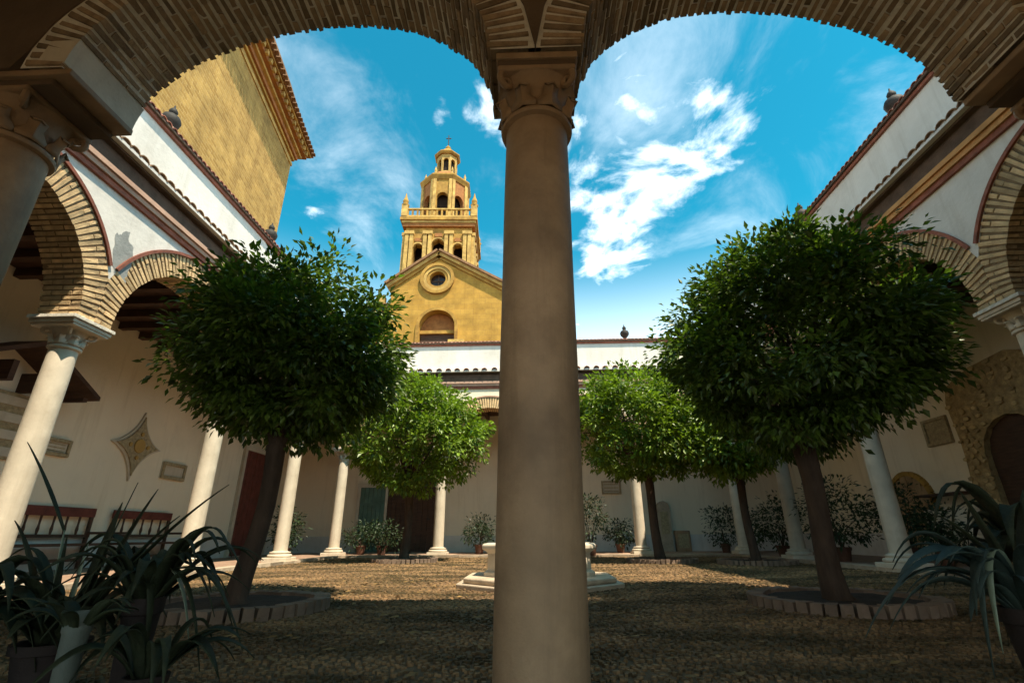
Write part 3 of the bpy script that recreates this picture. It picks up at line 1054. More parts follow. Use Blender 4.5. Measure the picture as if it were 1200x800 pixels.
def samp(pl, n):
    L = [0]
    for p, q in zip(pl, pl[1:]):
        L.append(L[-1] + math.hypot(q[0] - p[0], q[1] - p[1]))
    res = []
    for i in range(n + 1):
        tt = L[-1] * i / n
        k = max(j for j in range(len(L)) if L[j] <= tt + 1e-9)
        k = min(k, len(pl) - 2)
        u = (tt - L[k]) / (L[k + 1] - L[k])
        res.append((pl[k][0] + (pl[k + 1][0] - pl[k][0]) * u, pl[k][1] + (pl[k + 1][1] - pl[k][1]) * u))
    return res


o_, i_ = samp(out, N), samp(inn, N)
for k in range(N):
    mb.prism([i_[k], o_[k], o_[k + 1], i_[k + 1]], -.14, -.002)
mb.build('masonry', 'rubble', t)
MB().prism([(-.75, 0), (.75, 0)] + pts_in, -.012, -.003).build('opening_shade', 'wood_dark', t)  # flat dark sheet painting the shade inside the opening
for k in range(26):                      # rubble stones standing proud
    for _ in range(9):
        u = rnd.random()
        p = (i_[min(k, N)][0] * (1 - u) + o_[min(k, N)][0] * u, i_[min(k, N)][1] * (1 - u) + o_[min(k, N)][1] * u)
        if p[1] < .1:
            continue
        a = rnd.uniform(.05, .10)
        b = rnd.uniform(.035, .06)
        pl = [(p[0] + a * math.cos(q * math.pi / 3 + .3) * rnd.uniform(.8, 1.1), p[1] + b * math.sin(q * math.pi / 3 + .3) * rnd.uniform(.8, 1.1)) for q in range(6)]
        MB().prism(pl, -.16 - rnd.uniform(0, .025), -.139).build('stone', 'rubble_stone', t)
plaque('wall_plaque', 'square grey-brown stone slab on cream wall near the rubble masonry', 'plaque', (XR, 11.9, 2.85), R(-90), .75, .62, .07, True, pm='ceramic')
t = thing('masonry_ledge', 'stepped whitewashed masonry ledge with dark shelf edge', 'ledge', (XR, 12.05, .03), R(-90))
MB().box(-.62, .62, -.55, -.002, 0, .55).build('lower_step', 'cream', t, bevel=.03)
MB().box(-.62, .62, -.32, -.003, .552, 1.10).build('upper_step', 'cream', t, bevel=.03)
MB().box(-.66, .66, -.36, -.004, 1.38, 1.43).build('shelf', 'wood_dark', t)

# far wall: round-topped tablet, small slabs
t = thing('stone_tablet', 'tall round-topped grey stone tablet against the far whitewashed wall', 'tablet', (4.95, YF + 2.95, .03), 0)
MB().prism([(-.24, 0), (.24, 0)] + [(.24 * math.cos(math.pi * k / 10), 1.55 + .24 * math.sin(math.pi * k / 10)) for k in range(11)], -.12, .09).build('slab', 'kerb', t, bevel=.012)
MB().box(-.15, .15, -.128, -.121, .6, 1.4).build('carved_panel', 'ceramic', t)
t = thing('stone_tablet', 'low square brown stone block beside the round-topped tablet', 'tablet', (5.55, YF + 2.9, .03), 0)
MB().box(-.27, .27, -.14, .12, 0, .72).build('block', 'stone_brown', t, bevel=.02)
MB().box(-.19, .19, -.15, -.141, .12, .6).build('carved_panel', 'ceramic', t)
plaque('wall_plaque', 'grey stone slab high on the far whitewashed wall', 'plaque', (3.05, YF + 3.05, 2.35), 0, .75, .5, .06, True)

# ------------------------------------------------------------------ finials on the copings
def make_finial():
    t = link('roof_finial', None)
    MB().box(-.13, .13, -.13, .13, 0, .12).build('pedestal', 'terra_pink', t, bevel=.01)
    MB().lathe([(.09, .121), (.06, .16), (.07, .20), (.15, .30), (.17, .38), (.14, .46), (.08, .50), (.06, .53)], 16).build('urn', 'finial', t, smooth=True)
    MB().lathe([(.05, .531), (.07, .56), (.075, .60), (.05, .65), (.02, .68), (.012, .74)], 12).build('knob', 'finial', t, smooth=True)
    return t


fin = make_finial()
spots = [(-6.55, 6.55, 'in front of the ochre building, over the second brick arch'), (-6.55, 10.2, 'beside the corner of the ochre building'), (6.5, 6.75, 'over the orange cornice, against open blue sky'),
         (6.5, 10.0, 'over the orange cornice, above the big orange tree'), (6.5, 12.6, 'over the orange cornice, poking out of the tree top'),
         (3.55, YF + .1, 'against white cloud, on the far cream wall')]
for i, (x, y, w_) in enumerate(spots):
    f_ = fin if i == 0 else copy_tree(fin)
    f_.location = (x, y, 7.316)
    tag(f_, 'dark urn finial ' + w_, 'finial', 'urn finials on the copings', 'thing')


# ------------------------------------------------------------------ big ochre building, upper left
D_ = 19.6
bx, by = -.08 - .619 * D_, D_
zt = CAM_H + .9725 * D_
t = thing('ochre_building', 'tall ochre brick building with heavy cornice rising behind the arcade', 'building', (bx, by, 0), math.atan2(1, -.155))
# local +x runs from the far corner along the wall direction; wall extends towards the camera: local -x ; outside (+world x) = local -y
MB().box(-13, 0, 0, 9, -.05, zt - .9).build('wall', 'ochre_brick_wall', t)
for k, (z0, z1, e, m_) in enumerate(((-1.25, -1.08, .05, 'ochre_pale'), (-.9, -.74, .10, 'ochre_plain'), (-.74, -.52, .20, 'ochre_red'), (-.52, -.36, .34, 'ochre_pale'), (-.36, -.12, .52, 'ochre_red'), (-.12, .02, .68, 'ochre_plain'))):
    MB().box(-13 - e, e, -e, 9, zt + z0 + .001, zt + z1 - .001).build('cornice_moulding', m_, t)
k = -12.9
while k < .3:
    MB().box(k, k + .16, -.64, -.3, zt - .358, zt - .14).build('corbel', 'ochre_pale', t)
    k += .42
MB().prism([(-13.8, zt + .022), (.8, zt + .022), (-3.5, zt + .5), (-9.5, zt + .5)], -.78, 8.5).build('roof', 'roof_tile', t)
k = -13.6
RT = tile_mesh('roof_tile', .26, .5, 'roof_tile')
while k < .7:
    link('roof_tile', RT, t, (k, -.42, zt + .025), (R(6), 0, 0))
    k += .3

# ------------------------------------------------------------------ church with gable
CY = 32
t = thing('church', 'ochre stone church front with gable and round window', 'church', (-6.8, CY, 0))
apex, er, el, hr, hl = 20.7, 18.0, 18.2, 4.6, 3.45
zb = -.05
hr2 = 6.6
zr = apex - (apex - er) / hr * hr2
facade = [(-hl, zb), (hr2, zb), (hr2, zr), (0, apex), (-hl, el)]


def facade_with_holes(outline_w, z0, zfun, holes, y0, y1, m, parent, nx=70):
    """solid wall made of vertical strips that leave round or arched openings free"""
    mb = MB()
    x0, x1 = outline_w
    xs = sorted(set([x0 + (x1 - x0) * i / nx for i in range(nx + 1)] + [v for h in holes for v in (h[0] - h[2], h[0] + h[2])] + [0]))
    for a, b in zip(xs, xs[1:]):
        if b - a < 1e-4:
            continue
        segs_a, segs_b = [z0], [z0]
        for cx, zc, r_, kind, sill in sorted(holes, key=lambda h: h[1]):
            mid = (a + b) / 2
            if abs(mid - cx) < r_:
                ha = math.sqrt(max(0, r_ * r_ - (a - cx) ** 2))
                hb = math.sqrt(max(0, r_ * r_ - (b - cx) ** 2))
                if kind == 'round':
                    segs_a += [zc - ha, zc + ha]
                    segs_b += [zc - hb, zc + hb]
                else:
                    segs_a += [sill, zc + ha]
                    segs_b += [sill, zc + hb]
        segs_a.append(zfun(a))
        segs_b.append(zfun(b))
        for i in range(0, len(segs_a), 2):
            p = [(a, segs_a[i]), (b, segs_b[i]), (b, segs_b[i + 1]), (a, segs_a[i + 1])]
            mb.prism(p, y0, y1)
    return mb.build('wall', m, parent)


OC, OZ = -.02, 18.5
facade_with_holes((-hl, hr2), zb, lambda x: apex - (apex - er) / hr * x if x > 0 else apex + (apex - el) / hl * x,
                  [(OC, OZ, .62, 'round', 0), (.12, 14.6, 1.3, 'arch', 12.4)], 0, .9, 'ochre_stone', t)
MB().box(-hl, hr2, .95, 8, zb, el - 1.2).build('nave', 'ochre_stone', t)
# raking cornices
for (xa, za, xb, zb_) in ((-hl - .35, el - .27, 0, apex), (0, apex, hr2, zr)):
    d = Vector((xb - xa, zb_ - za)).normalized()
    n_ = Vector((-d.y, d.x))
    for e0, e1, out_, m_ in ((-.42, -.2, .12, 'ochre_plain'), (-.2, .05, .30, 'ochre_pale'), (.05, .22, .48, 'roof_tile')):
        MB().prism([(xa + n_.x * e0, za + n_.y * e0), (xb + n_.x * e0, zb_ + n_.y * e0), (xb + n_.x * e1, zb_ + n_.y * e1), (xa + n_.x * e1, za + n_.y * e1)], -out_, .96).build('raking_cornice', m_, t)
MB().prism([(-hl - .2, el - .1), (hr2, zr + .1), (hr2, zr + .25), (0, apex + .2), (-hl - .2, el + .05)], .97, 9).build('roof', 'roof_tile', t)
# round window
rw = link('round_window', None, t, (OC, 0, OZ))


def ring_mesh(r0, r1, y0, y1, n=36, arc=2 * math.pi, a0=0):
    mb = MB()
    for k in range(n):
        a, b = a0 + arc * k / n, a0 + arc * (k + 1) / n
        mb.prism([(r0 * math.cos(a), r0 * math.sin(a)), (r1 * math.cos(a), r1 * math.sin(a)), (r1 * math.cos(b), r1 * math.sin(b)), (r0 * math.cos(b), r0 * math.sin(b))], y0, y1)
    return mb


ring_mesh(.62, .80, -.06, .3).build('inner_ring', 'ochre_plain', rw)
ring_mesh(.82, 1.05, -.14, -.004).build('middle_ring', 'ochre_pale', rw)
ring_mesh(1.06, 1.28, -.22, -.004).build('outer_ring', 'ochre_plain', rw)
MB().prism([(.62 * math.cos(k * math.pi / 12), .62 * math.sin(k * math.pi / 12)) for k in range(24)], .45, .5).build('pane', 'glass_dark', rw)
MB().box(-.04, .04, .4, .44, -.6, .6).build('glazing_bar', 'wood_dark', rw)
MB().box(-.6, .6, .4, .44, -.04, .04).build('glazing_bar', 'wood_dark', rw)
# arched window
aw = link('arched_window', None, t, (.12, 0, 0))
g_ = ring_mesh(1.3, 1.52, -.12, -.004, 20, math.pi)
g_.v = [(x, y, z + 14.6) for x, y, z in g_.v]
g_.build('arch_surround', 'ochre_plain', aw)
MB().box(-1.52, -1.3, -.12, -.004, 12.4, 14.6).build('jamb', 'ochre_plain', aw)
MB().box(1.3, 1.52, -.12, -.004, 12.4, 14.6).build('jamb', 'ochre_plain', aw)
MB().box(-1.25, 1.25, .5, .56, 12.4, 14.2).build('shutter', 'wood_dark', aw)
MB().box(-1.3, 1.3, .3, .7, 14.2, 14.45).build('transom', 'ochre_plain', aw)
g_ = MB().prism([(1.3 * math.cos(math.pi * k / 14), 14.46 + 1.42 * math.sin(math.pi * k / 14)) for k in range(15)], .6, .66)
g_.build('tympanum', 'ochre_red', aw)
MB().box(1.0, 2.1, -.9, .2, 12.9, 13.25).build('sill_block', 'ochre_pale', aw)
MB().box(-hl - .1, hr2, -.35, .0, 12.9, 13.15).build('string_course', 'ochre_red', t)
# lower shoulder on the left
MB().box(-4.6, -hl - .002, .1, 7, zb, 16.2).build('side_wall', 'ochre_stone', t)
MB().box(-4.85, -hl + .02, -.2, 7, 16.2, 16.5).build('side_coping', 'roof_tile', t)
MB().box(-4.5, -3.9, -.1, .5, 16.5, 17.2).build('pinnacle', 'ochre_pale', t)

# ------------------------------------------------------------------ bell tower
TY, TXC = 40.0, -8.9
t = thing('bell_tower', 'ornate ochre baroque bell tower with domed lantern behind the church gable', 'tower', (TXC, TY + 3.6, 0), R(3))
W = 3.25                                    # half width
MB().box(-W - .25, W + .25, -W - .25, W + .25, -.05, 21.2).build('shaft', 'ochre_stone', t)
for z0, z1, e in ((21.2, 21.5, .45), (21.5, 21.9, .6), (21.9, 22.1, .35)):
    MB().box(-W - e, W + e, -W - e, W + e, z0 + .001, z1 - .001).build('cornice', 'ochre_pale', t)
Z0, Z1 = 22.1, 28.9
# belfry: four walls with three tall openings each
BT = .7
open_x = (-1.94, 0.0, 1.94)
for q in range(4):
    wl_ = link('belfry_wall', None, t, (0, 0, 0), (0, 0, q * math.pi / 2))
    e_ = W if q % 2 == 0 else W - BT - .002
    facade_with_holes((-e_, e_), Z0, lambda x: Z1, [(x, 27.0 if x == 0 else 26.6, .60 if x == 0 else .45, 'arch', 23.3) for x in open_x], -W, -W + BT, 'ochre_plain', wl_, 12)
    if q in (2,):
        continue
    for x in (-3.05, -2.6, -1.28, -.80, .80, 1.28, 2.6, 3.05):
        MB().box(x - .17, x + .17, -W - .28, -W - .003, Z0 + .3, Z1 - .9).build('pilaster', 'ochre_pale', wl_)
        MB().box(x - .24, x + .24, -W - .34, -W - .003, Z0 + .002, Z0 + .298).build('pilaster_base', 'ochre_plain', wl_)
        MB().box(x - .24, x + .24, -W - .36, -W - .003, Z1 - .898, Z1 - .55).build('pilaster_capital', 'ochre_pale', wl_)
    for x, zc, r_ in ((-1.94, 26.6, .45), (0, 27.0, .60), (1.94, 26.6, .45)):
        g_ = ring_mesh(r_, r_ + .16, -W - .12, -W - .003, 12, math.pi)
        g_.v = [(a + x, b, c + zc) for a, b, c in g_.v]
        g_.build('arch_surround', 'ochre_pale', wl_)
        MB().box(x - r_ - .15, x + r_ + .15, -W - .22, -W - .003, 23.08, 23.3).build('sill', 'ochre_pale', wl_)
        MB().box(x - .35, x + .35, -W - .1, -W - .003, zc + r_ + .25, zc + r_ + .62).build('panel', 'ochre_red', wl_)
        # bell
        MB().lathe([(.42, 24.3), (.36, 24.45), (.27, 24.75), (.24, 25.05), (.16, 25.2), (.05, 25.25)], 14, x, -W + 1.0).build('bell', 'iron', wl_, smooth=True)
MB().box(-W + BT, W - BT, -W + 1.9, W - BT, Z0, Z1 - .1).build('bell_chamber_shade', 'shade_void', t)  # solid dark block painting the unlit belfry interior
for z0, z1, e, m_ in ((Z1, Z1 + .35, .30, 'ochre_red'), (Z1 + .35, Z1 + .62, .40, 'ochre_pale'), (Z1 + .62, Z1 + .95, .55, 'ochre_plain'), (Z1 + .95, Z1 + 1.1, .45, 'ochre_pale')):
    MB().box(-W - e, W + e, -W - e, W + e, z0 + .001, z1 - .001).build('cornice', m_, t)
ZB = Z1 + 1.1
for q in range(4):
    b_ = link('balustrade', None, t, (0, 0, 0), (0, 0, q * math.pi / 2))
    MB().box(-W - .2, W + .2, -W - .35, -W - .1, ZB + .001, ZB + .15).build('rail', 'ochre_pale', b_)
    MB().box(-W - .2, W + .2, -W - .35, -W - .1, ZB + .85, ZB + 1.0).build('rail', 'ochre_pale', b_)
    for k in range(14):
        x = -W + .1 + (2 * W - .2) * k / 13
        MB().box(x - .09, x + .09, -W - .31, -W - .14, ZB + .151, ZB + .849).build('baluster', 'ochre_plain', b_)
    pn = link('pinnacle', None, t, (0, 0, 0), (0, 0, q * math.pi / 2))
    MB().box(-W - .5, -W + .1, -W - .5, -W + .1, ZB + .001, ZB + 1.3).build('pedestal', 'ochre_pale', pn)
    MB().lathe([(.36, ZB + 1.301), (.4, ZB + 1.45), (.22, ZB + 1.6), (.3, ZB + 1.9), (.12, ZB + 2.4), (.03, ZB + 2.9)], 10, -W - .2, -W - .2).build('urn', 'ochre_plain', pn)
# octagonal drum
DR = 2.35
ZD0, ZD1 = ZB, ZB + 5.6
dr = link('drum', None, t)
half = DR * math.tan(math.pi / 8)
for q in range(8):
    pw_ = link('drum_wall', None, dr, (0, 0, 0), (0, 0, q * math.pi / 4))
    o = facade_with_holes((-half, half), ZD0, lambda x: ZD1, [(0, ZD0 + 3.4, .58, 'arch', ZD0 + 1.0)], -DR, -DR + .5, 'ochre_plain' if q % 2 == 0 else 'ochre_red', None, 8)
    o.name = 'drum_panel'
    o.parent = dr
    o.rotation_euler = (0, 0, q * math.pi / 4)
    bpy.data.objects.remove(pw_)
    g_ = MB()
    for s_ in (-1, 1):
        g_.box(s_ * (half - .15) - .16, s_ * (half - .15) + .16, -DR - .16, -DR - .003, ZD0 + .002, ZD1 - .002)
    o2 = g_.build('drum_pilaster', 'ochre_pale', dr)
    o2.rotation_euler = (0, 0, q * math.pi / 4)
MB().lathe([(1.6, ZD0), (1.6, ZD1)], 8, a0=math.pi / 8).build('drum_core', 'shade_void', t)
rr8 = 1 / math.cos(math.pi / 8)
MB().lathe([((DR + .1) * rr8, ZD1 + .001), ((DR + .2) * rr8, ZD1 + .2), ((DR + .32) * rr8, ZD1 + .45), ((DR + .32) * rr8, ZD1 + .6), ((DR + .1) * rr8, ZD1 + .7)], 8, a0=math.pi / 8).build('drum_cornice', 'ochre_plain', t)
ZL = ZD1 + .7
for q in range(8):
    a = q * math.pi / 4 + math.pi / 8
    MB().lathe([(.18, ZL), (.2, ZL + .3), (.1, ZL + .45), (.14, ZL + .7), (.02, ZL + 1.2)], 8, DR * .98 * math.cos(a), DR * .98 * math.sin(a)).build('small_pinnacle', 'ochre_pale', t)
# dome, lantern, little dome, cross
MB().lathe([(2.1 * rr8, ZL + .001), (1.9 * rr8, ZL + .6), (1.5 * rr8, ZL + 1.1), (1.3 * rr8, ZL + 1.3)], 8, a0=math.pi / 8).build('dome', 'ochre_red', t)
ZT = ZL + 1.3
lan = link('lantern', None, t)
for q in range(8):
    hl_ = 1.08 * math.tan(math.pi / 8)
    o = facade_with_holes((-hl_, hl_), ZT, lambda x: ZT + 2.6, [(0, ZT + 1.75, .3, 'arch', ZT + .3)], -1.08, -.85, 'ochre_pale', lan, 6)
    o.name = 'lantern_panel'
    o.rotation_euler = (0, 0, q * math.pi / 4)
MB().lathe([(.75, ZT), (.75, ZT + 2.6)], 8).build('lantern_core', 'shade_void', t)
MB().lathe([(1.25 * rr8, ZT + 2.601), (1.4 * rr8, ZT + 2.800), (1.4 * rr8, ZT + 2.920), (1.12 * rr8, ZT + 3.000)], 8, a0=math.pi / 8).build('lantern_cornice', 'ochre_plain', t)
MB().lathe([(1.06 * rr8, ZT + 3.001), (.95, ZT + 3.400), (.7, ZT + 3.750), (.4, ZT + 4.000), (.25, ZT + 4.150), (.32, ZT + 4.400), (.1, ZT + 4.700)], 12).build('cupola', 'ochre_plain', t)
MB().box(-.05, .05, -.05, .05, ZT + 4.650, ZT + 6.300).box(-.3, .3, -.04, .04, ZT + 5.800, ZT + 5.900).build('cross', 'iron', t)


# ------------------------------------------------------------------ orange trees in round brick planters
def make_crown(seed, rx, ry, rz_, n_cl, per, leaf_l, m):
    rr = random.Random(seed)
    mb = MB()
    cl = []
    for i in range(n_cl):
        while True:
            d = Vector((rr.gauss(0, 1), rr.gauss(0, 1), rr.gauss(0, 1)))
            if d.length > .1:
                break
        d.normalize()
        bump = 1 + .20 * noise.noise((d.x * 1.5 + seed, d.y * 1.5, d.z * 1.5)) + .14 * noise.noise((d.x * 3.6, d.y * 3.6 + seed, d.z * 3.6))
        if noise.noise((d.x * 3.1 + 7, d.y * 3.1 + seed, d.z * 3.1)) > .38:
            bump *= .80                    # hollows between the boughs
        if rr.random() < .035:
            bump *= 1.12                   # stray shoots
        q = rr.random()
        rad = (.84 + .13 * rr.random()) if q < .72 else (.5 + .35 * rr.random())
        zs_ = rz_ if d.z > 0 else rz_ * .92
        cl.append((Vector((d.x * rx * rad * bump, d.y * ry * rad * bump, d.z * zs_ * rad * bump)), d, rr.uniform(.17, .36)))
    for c, d, cr in cl:
        for k in range(per):
            g3 = lambda q: max(-1.5, min(1.5, rr.gauss(0, 1))) * q
            o = Vector((g3(.5), g3(.5), g3(.42))) * cr
            p = c + o
            # leaf axis: outward and drooping
            ax = (d * .35 + o / (cr * .6) * .75 + Vector((rr.gauss(0, .35), rr.gauss(0, .35), rr.gauss(-.2, .3)))).normalized()
            sd = ax.cross(Vector((rr.gauss(0, .5), rr.gauss(0, .5), 1))).normalized()
            nr = sd.cross(ax)
            L = leaf_l * rr.uniform(.55, 1.35)
            w_ = L * rr.uniform(.20, .30)
            b = len(mb.v)
            mid = p + ax * L * .45 - nr * L * .03
            mb.v += [tuple(p), tuple(mid + sd * w_ + nr * w_ * .35), tuple(p + ax * L - nr * L * .14), tuple(mid - sd * w_ + nr * w_ * .35)]
            mb.f += [(b, b + 1, b + 2), (b, b + 2, b + 3)]
    return mb, cl


def orange_tree(name, label, loc, lean, trunk_h, tr, cz, rx, ry, rz_, seed, m, n_cl=330, per=58, leaf=.125, coff=(0, 0)):
    t = thing(name, label, 'tree', loc, 0, 'orange trees in the court')
    top = Vector((lean[0], lean[1], trunk_h))
    pts = [Vector((0, 0, -.02)).lerp(top, u) + Vector((.03 * math.sin(u * 5 + seed), .03 * math.cos(u * 4 + seed), 0)) * (1 if u > 0 else 0) for u in (0, .06, .2, .4, .6, .8, 1)]
    mb = MB().tube(pts, [tr * 1.45, tr * 1.15, tr, tr * .93, tr * .9, tr * .92, tr * 1.0], 12)
    cc = Vector((lean[0] + coff[0], lean[1] + coff[1], cz))
    crown, cl = make_crown(seed, rx, ry, rz_, n_cl, per, leaf, m)
    rr = random.Random(seed + 5)
    base = pts[-1] - Vector((0, 0, .06))
    for k in range(9):
        d = cl[(k * 31) % len(cl)][0]
        e = cc + Vector((d.x * .82, d.y * .82, abs(d.z) * .6 + rr.uniform(-.25, .3)))
        mdp = base.lerp(e, .45) + Vector((rr.uniform(-.1, .1), rr.uniform(-.1, .1), .12))
        mb.tube([base, base.lerp(mdp, .5) + Vector((0, 0, .06)), mdp, mdp.lerp(e, .5) + Vector((0, 0, .06)), e], [tr * .62, tr * .5, tr * .38, tr * .24, tr * .1], 7)
        for _ in range(3):
            e2 = mdp.lerp(e, rr.uniform(.2, .8))
            e3 = e2 + Vector((rr.uniform(-.45, .45), rr.uniform(-.45, .45), rr.uniform(.0, .45)))
            mb.tube([e2, e2.lerp(e3, .5) + Vector((0, 0, .04)), e3], [tr * .2, tr * .13, tr * .05], 5)
    mb.build('trunk', 'bark', t, smooth=True)
    o = crown.build('crown', m, t, fix=False)
    o.location = cc
    return t


def planter(label, loc, r_, h, n):
    t = thing('planter_ring', label, 'planter', loc, 0, 'round brick tree planters')
    w_ = 2 * math.pi * r_ / n - .012
    me = [brick_mesh(.15, w_, h, 'kerb_brick', q) for q in range(3)]
    for k in range(n):
        a = 2 * math.pi * k / n
        link('brick', me[rnd.randrange(3)], t, (r_ * math.cos(a), r_ * math.sin(a), h / 2 - .02 + rnd.uniform(-.006, .008)), (rnd.uniform(-.03, .03), rnd.uniform(-.03, .03), a))
    sg_ = MB()
    ns = 20
    sg_.v = [(0, 0, h * .45)] + [((r_ - .1) * math.cos(2 * math.pi * k / ns), (r_ - .1) * math.sin(2 * math.pi * k / ns), h * .40 + .02 * rnd.random()) for k in range(ns)]
    sg_.f = [(0, 1 + k, 1 + (k + 1) % ns) for k in range(ns)]
    sg_.build('soil', 'soil', t, smooth=True)
    return t


trees = [
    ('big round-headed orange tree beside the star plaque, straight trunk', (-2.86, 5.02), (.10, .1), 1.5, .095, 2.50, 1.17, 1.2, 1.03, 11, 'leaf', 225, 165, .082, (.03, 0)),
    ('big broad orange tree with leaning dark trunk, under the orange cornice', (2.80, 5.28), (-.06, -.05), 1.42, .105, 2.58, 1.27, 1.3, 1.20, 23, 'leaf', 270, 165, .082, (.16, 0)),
    ('bright green orange tree in front of the wide dark door', (-3.45, 13.8), (.05, 0), 1.95, .12, 3.25, 1.95, 1.8, 1.55, 37, 'leaf_sunlit', 250, 90, .13, (.1, 0)),
    ('bright green orange tree in front of the round-topped stone tablet', (3.05, 13.2), (-.12, 0), 2.1, .12, 3.4, 1.8, 1.7, 1.55, 41, 'leaf_sunlit', 250, 90, .13, (-.12, 0)),
    ('smaller pale orange tree between the far corner column and leaning tree', (5.0, 12.4), (-.05, 0), 1.9, .10, 2.75, 1.1, 1.1, .95, 59, 'leaf_sunlit', 200, 60, .12, (-.05, 0)),
]
pl_lab = ['round brick planter ring at the foot of the tree beside the star plaque', 'round brick planter ring at the foot of the leaning tree', 'round brick planter ring in front of the wide dark door',
          'round brick planter ring in front of the round-topped tablet', 'round brick planter ring under the smaller pale tree']
for (lab, (x, y), lean, th_, tr, cz, rx, ry, rz_, seed, m_, ncl, per, lf, coff), pl in zip(trees, pl_lab):
    orange_tree('orange_tree', lab, (x, y, .02), lean, th_, tr, cz, rx, ry, rz_, seed, m_, ncl, per, lf, coff)
    planter(pl, (x + .02, y, 0), .74 if y < 8 else .78, .10, 46)

# ------------------------------------------------------------------ stone well in the middle
t = thing('stone_well', 'low octagonal stone well on a stepped slab behind the brown column', 'well', (.0, 7.45, 0), 0)
MB().lathe([(1.18, -.02), (1.18, .04)], 8, a0=math.pi / 8).build('lower_step', 'kerb', t, bevel=.012)
MB().lathe([(1.06, .041), (1.08, .06), (1.08, .10), (1.05, .115)], 8, a0=math.pi / 8).build('upper_step', 'kerb', t, bevel=.01)
mb = MB()
prof = [(.80, .116), (.80, .17), (.75, .19), (.745, .40), (.79, .43), (.83, .45), (.83, .50), (.80, .52), (.58, .52), (.56, .48), (.56, .14)]
seg = 8
for r_, z in prof:
    for k in range(seg):
        a = math.pi / 8 + 2 * math.pi * k / seg
        mb.v.append((r_ * math.cos(a), r_ * math.sin(a), z))
for i in range(len(prof) - 1):
    for k in range(seg):
        k2 = (k + 1) % seg
        mb.f.append((i * seg + k, i * seg + k2, (i + 1) * seg + k2, (i + 1) * seg + k))
mb.build('curb', 'stone', t, bevel=.012)
MB().lathe([(.56, .13), (.56, .15)], 8, a0=math.pi / 8).build('water', 'glass_dark', t)
for k in range(8):
    a = k * math.pi / 4
    o = MB().box(-.2, .2, -.745 * math.cos(math.pi / 8) - .012, -.745 * math.cos(math.pi / 8) - .001, .22, .38).build('panel', 'stone', t, bevel=.006)
    o.rotation_euler = (0, 0, a)


# ------------------------------------------------------------------ plants
def strap(parent, base, tip, rise, width, m, droop=.0, name='leaf', twist=0.0, n=12):
    """one arching strap leaf from base to tip, V-folded, with thickness"""
    b, e = Vector(base), Vector(tip)
    d = e - b
    side = d.cross(Vector((0, 0, 1)))
    side = side.normalized() if side.length > .02 else Vector((1, 0, 0))
    if twist:
        side = (Matrix.Rotation(twist, 3, d.normalized()) @ side)
    mb = MB()
    prev = None
    for i in range(n + 1):
        u = i / n
        p = b.lerp(e, u) + Vector((0, 0, rise * 4 * u * (1 - u)))
        w_ = width * (.55 + .45 * math.sin(min(1, u * 2.2) * math.pi / 2)) * (1 - max(0, u - .35) / .65) ** .8 + .001
        up = Vector((0, 0, 1))
        c = len(mb.v)
        mb.v += [tuple(p - side * w_ / 2 + up * w_ * .18), tuple(p), tuple(p + side * w_ / 2 + up * w_ * .18)]
        if prev is not None:
            mb.f += [(prev, prev + 1, c + 1, c), (prev + 1, prev + 2, c + 2, c + 1)]
        prev = c
    me = mb.mesh(name, m, True, False)
    o = link(name, me, parent)
    s_ = o.modifiers.new('thick', 'SOLIDIFY')
    s_.thickness = .003
    return o


def pot(parent, r_, h, m, seg=20):
    MB().lathe([(r_ * .68, 0), (r_ * .95, h * .82), (r_ * 1.06, h * .84), (r_ * 1.08, h), (r_ * .94, h), (r_ * .90, h * .86)], seg).build('pot', m, parent, smooth=True)
    MB().lathe([(r_ * .89, h * .80), (r_ * .89, h * .88)], seg).build('soil', 'soil', parent)


def strap_plant(label, loc, leaves, potr, poth, potm, m, rest=0, reach=.6, hgt=.3, wid=.05, seed=1, group='strap-leaved pot plants'):
    t = thing('pot_plant', label, 'plant', loc, 0, group)
    pot(t, potr, poth, potm)
    for bs, tp, rise, w_, mm_, tw in leaves:
        strap(t, bs, tp, rise, w_, mm_, twist=tw)
    rr = random.Random(seed)
    for k in range(rest):
        a = k * 2.4 + rr.uniform(-.3, .3)
        q = rr.uniform(.55, 1.0)
        strap(t, (.03 * math.cos(a), .03 * math.sin(a), poth * .85), (math.cos(a) * reach * q, math.sin(a) * reach * q, poth + rr.uniform(-.18, .28) * hgt / .3), hgt * rr.uniform(.5, 1.1), wid * 1.9 * rr.uniform(.6, 1.15), m,
              twist=rr.uniform(-.3, .3))
    return t


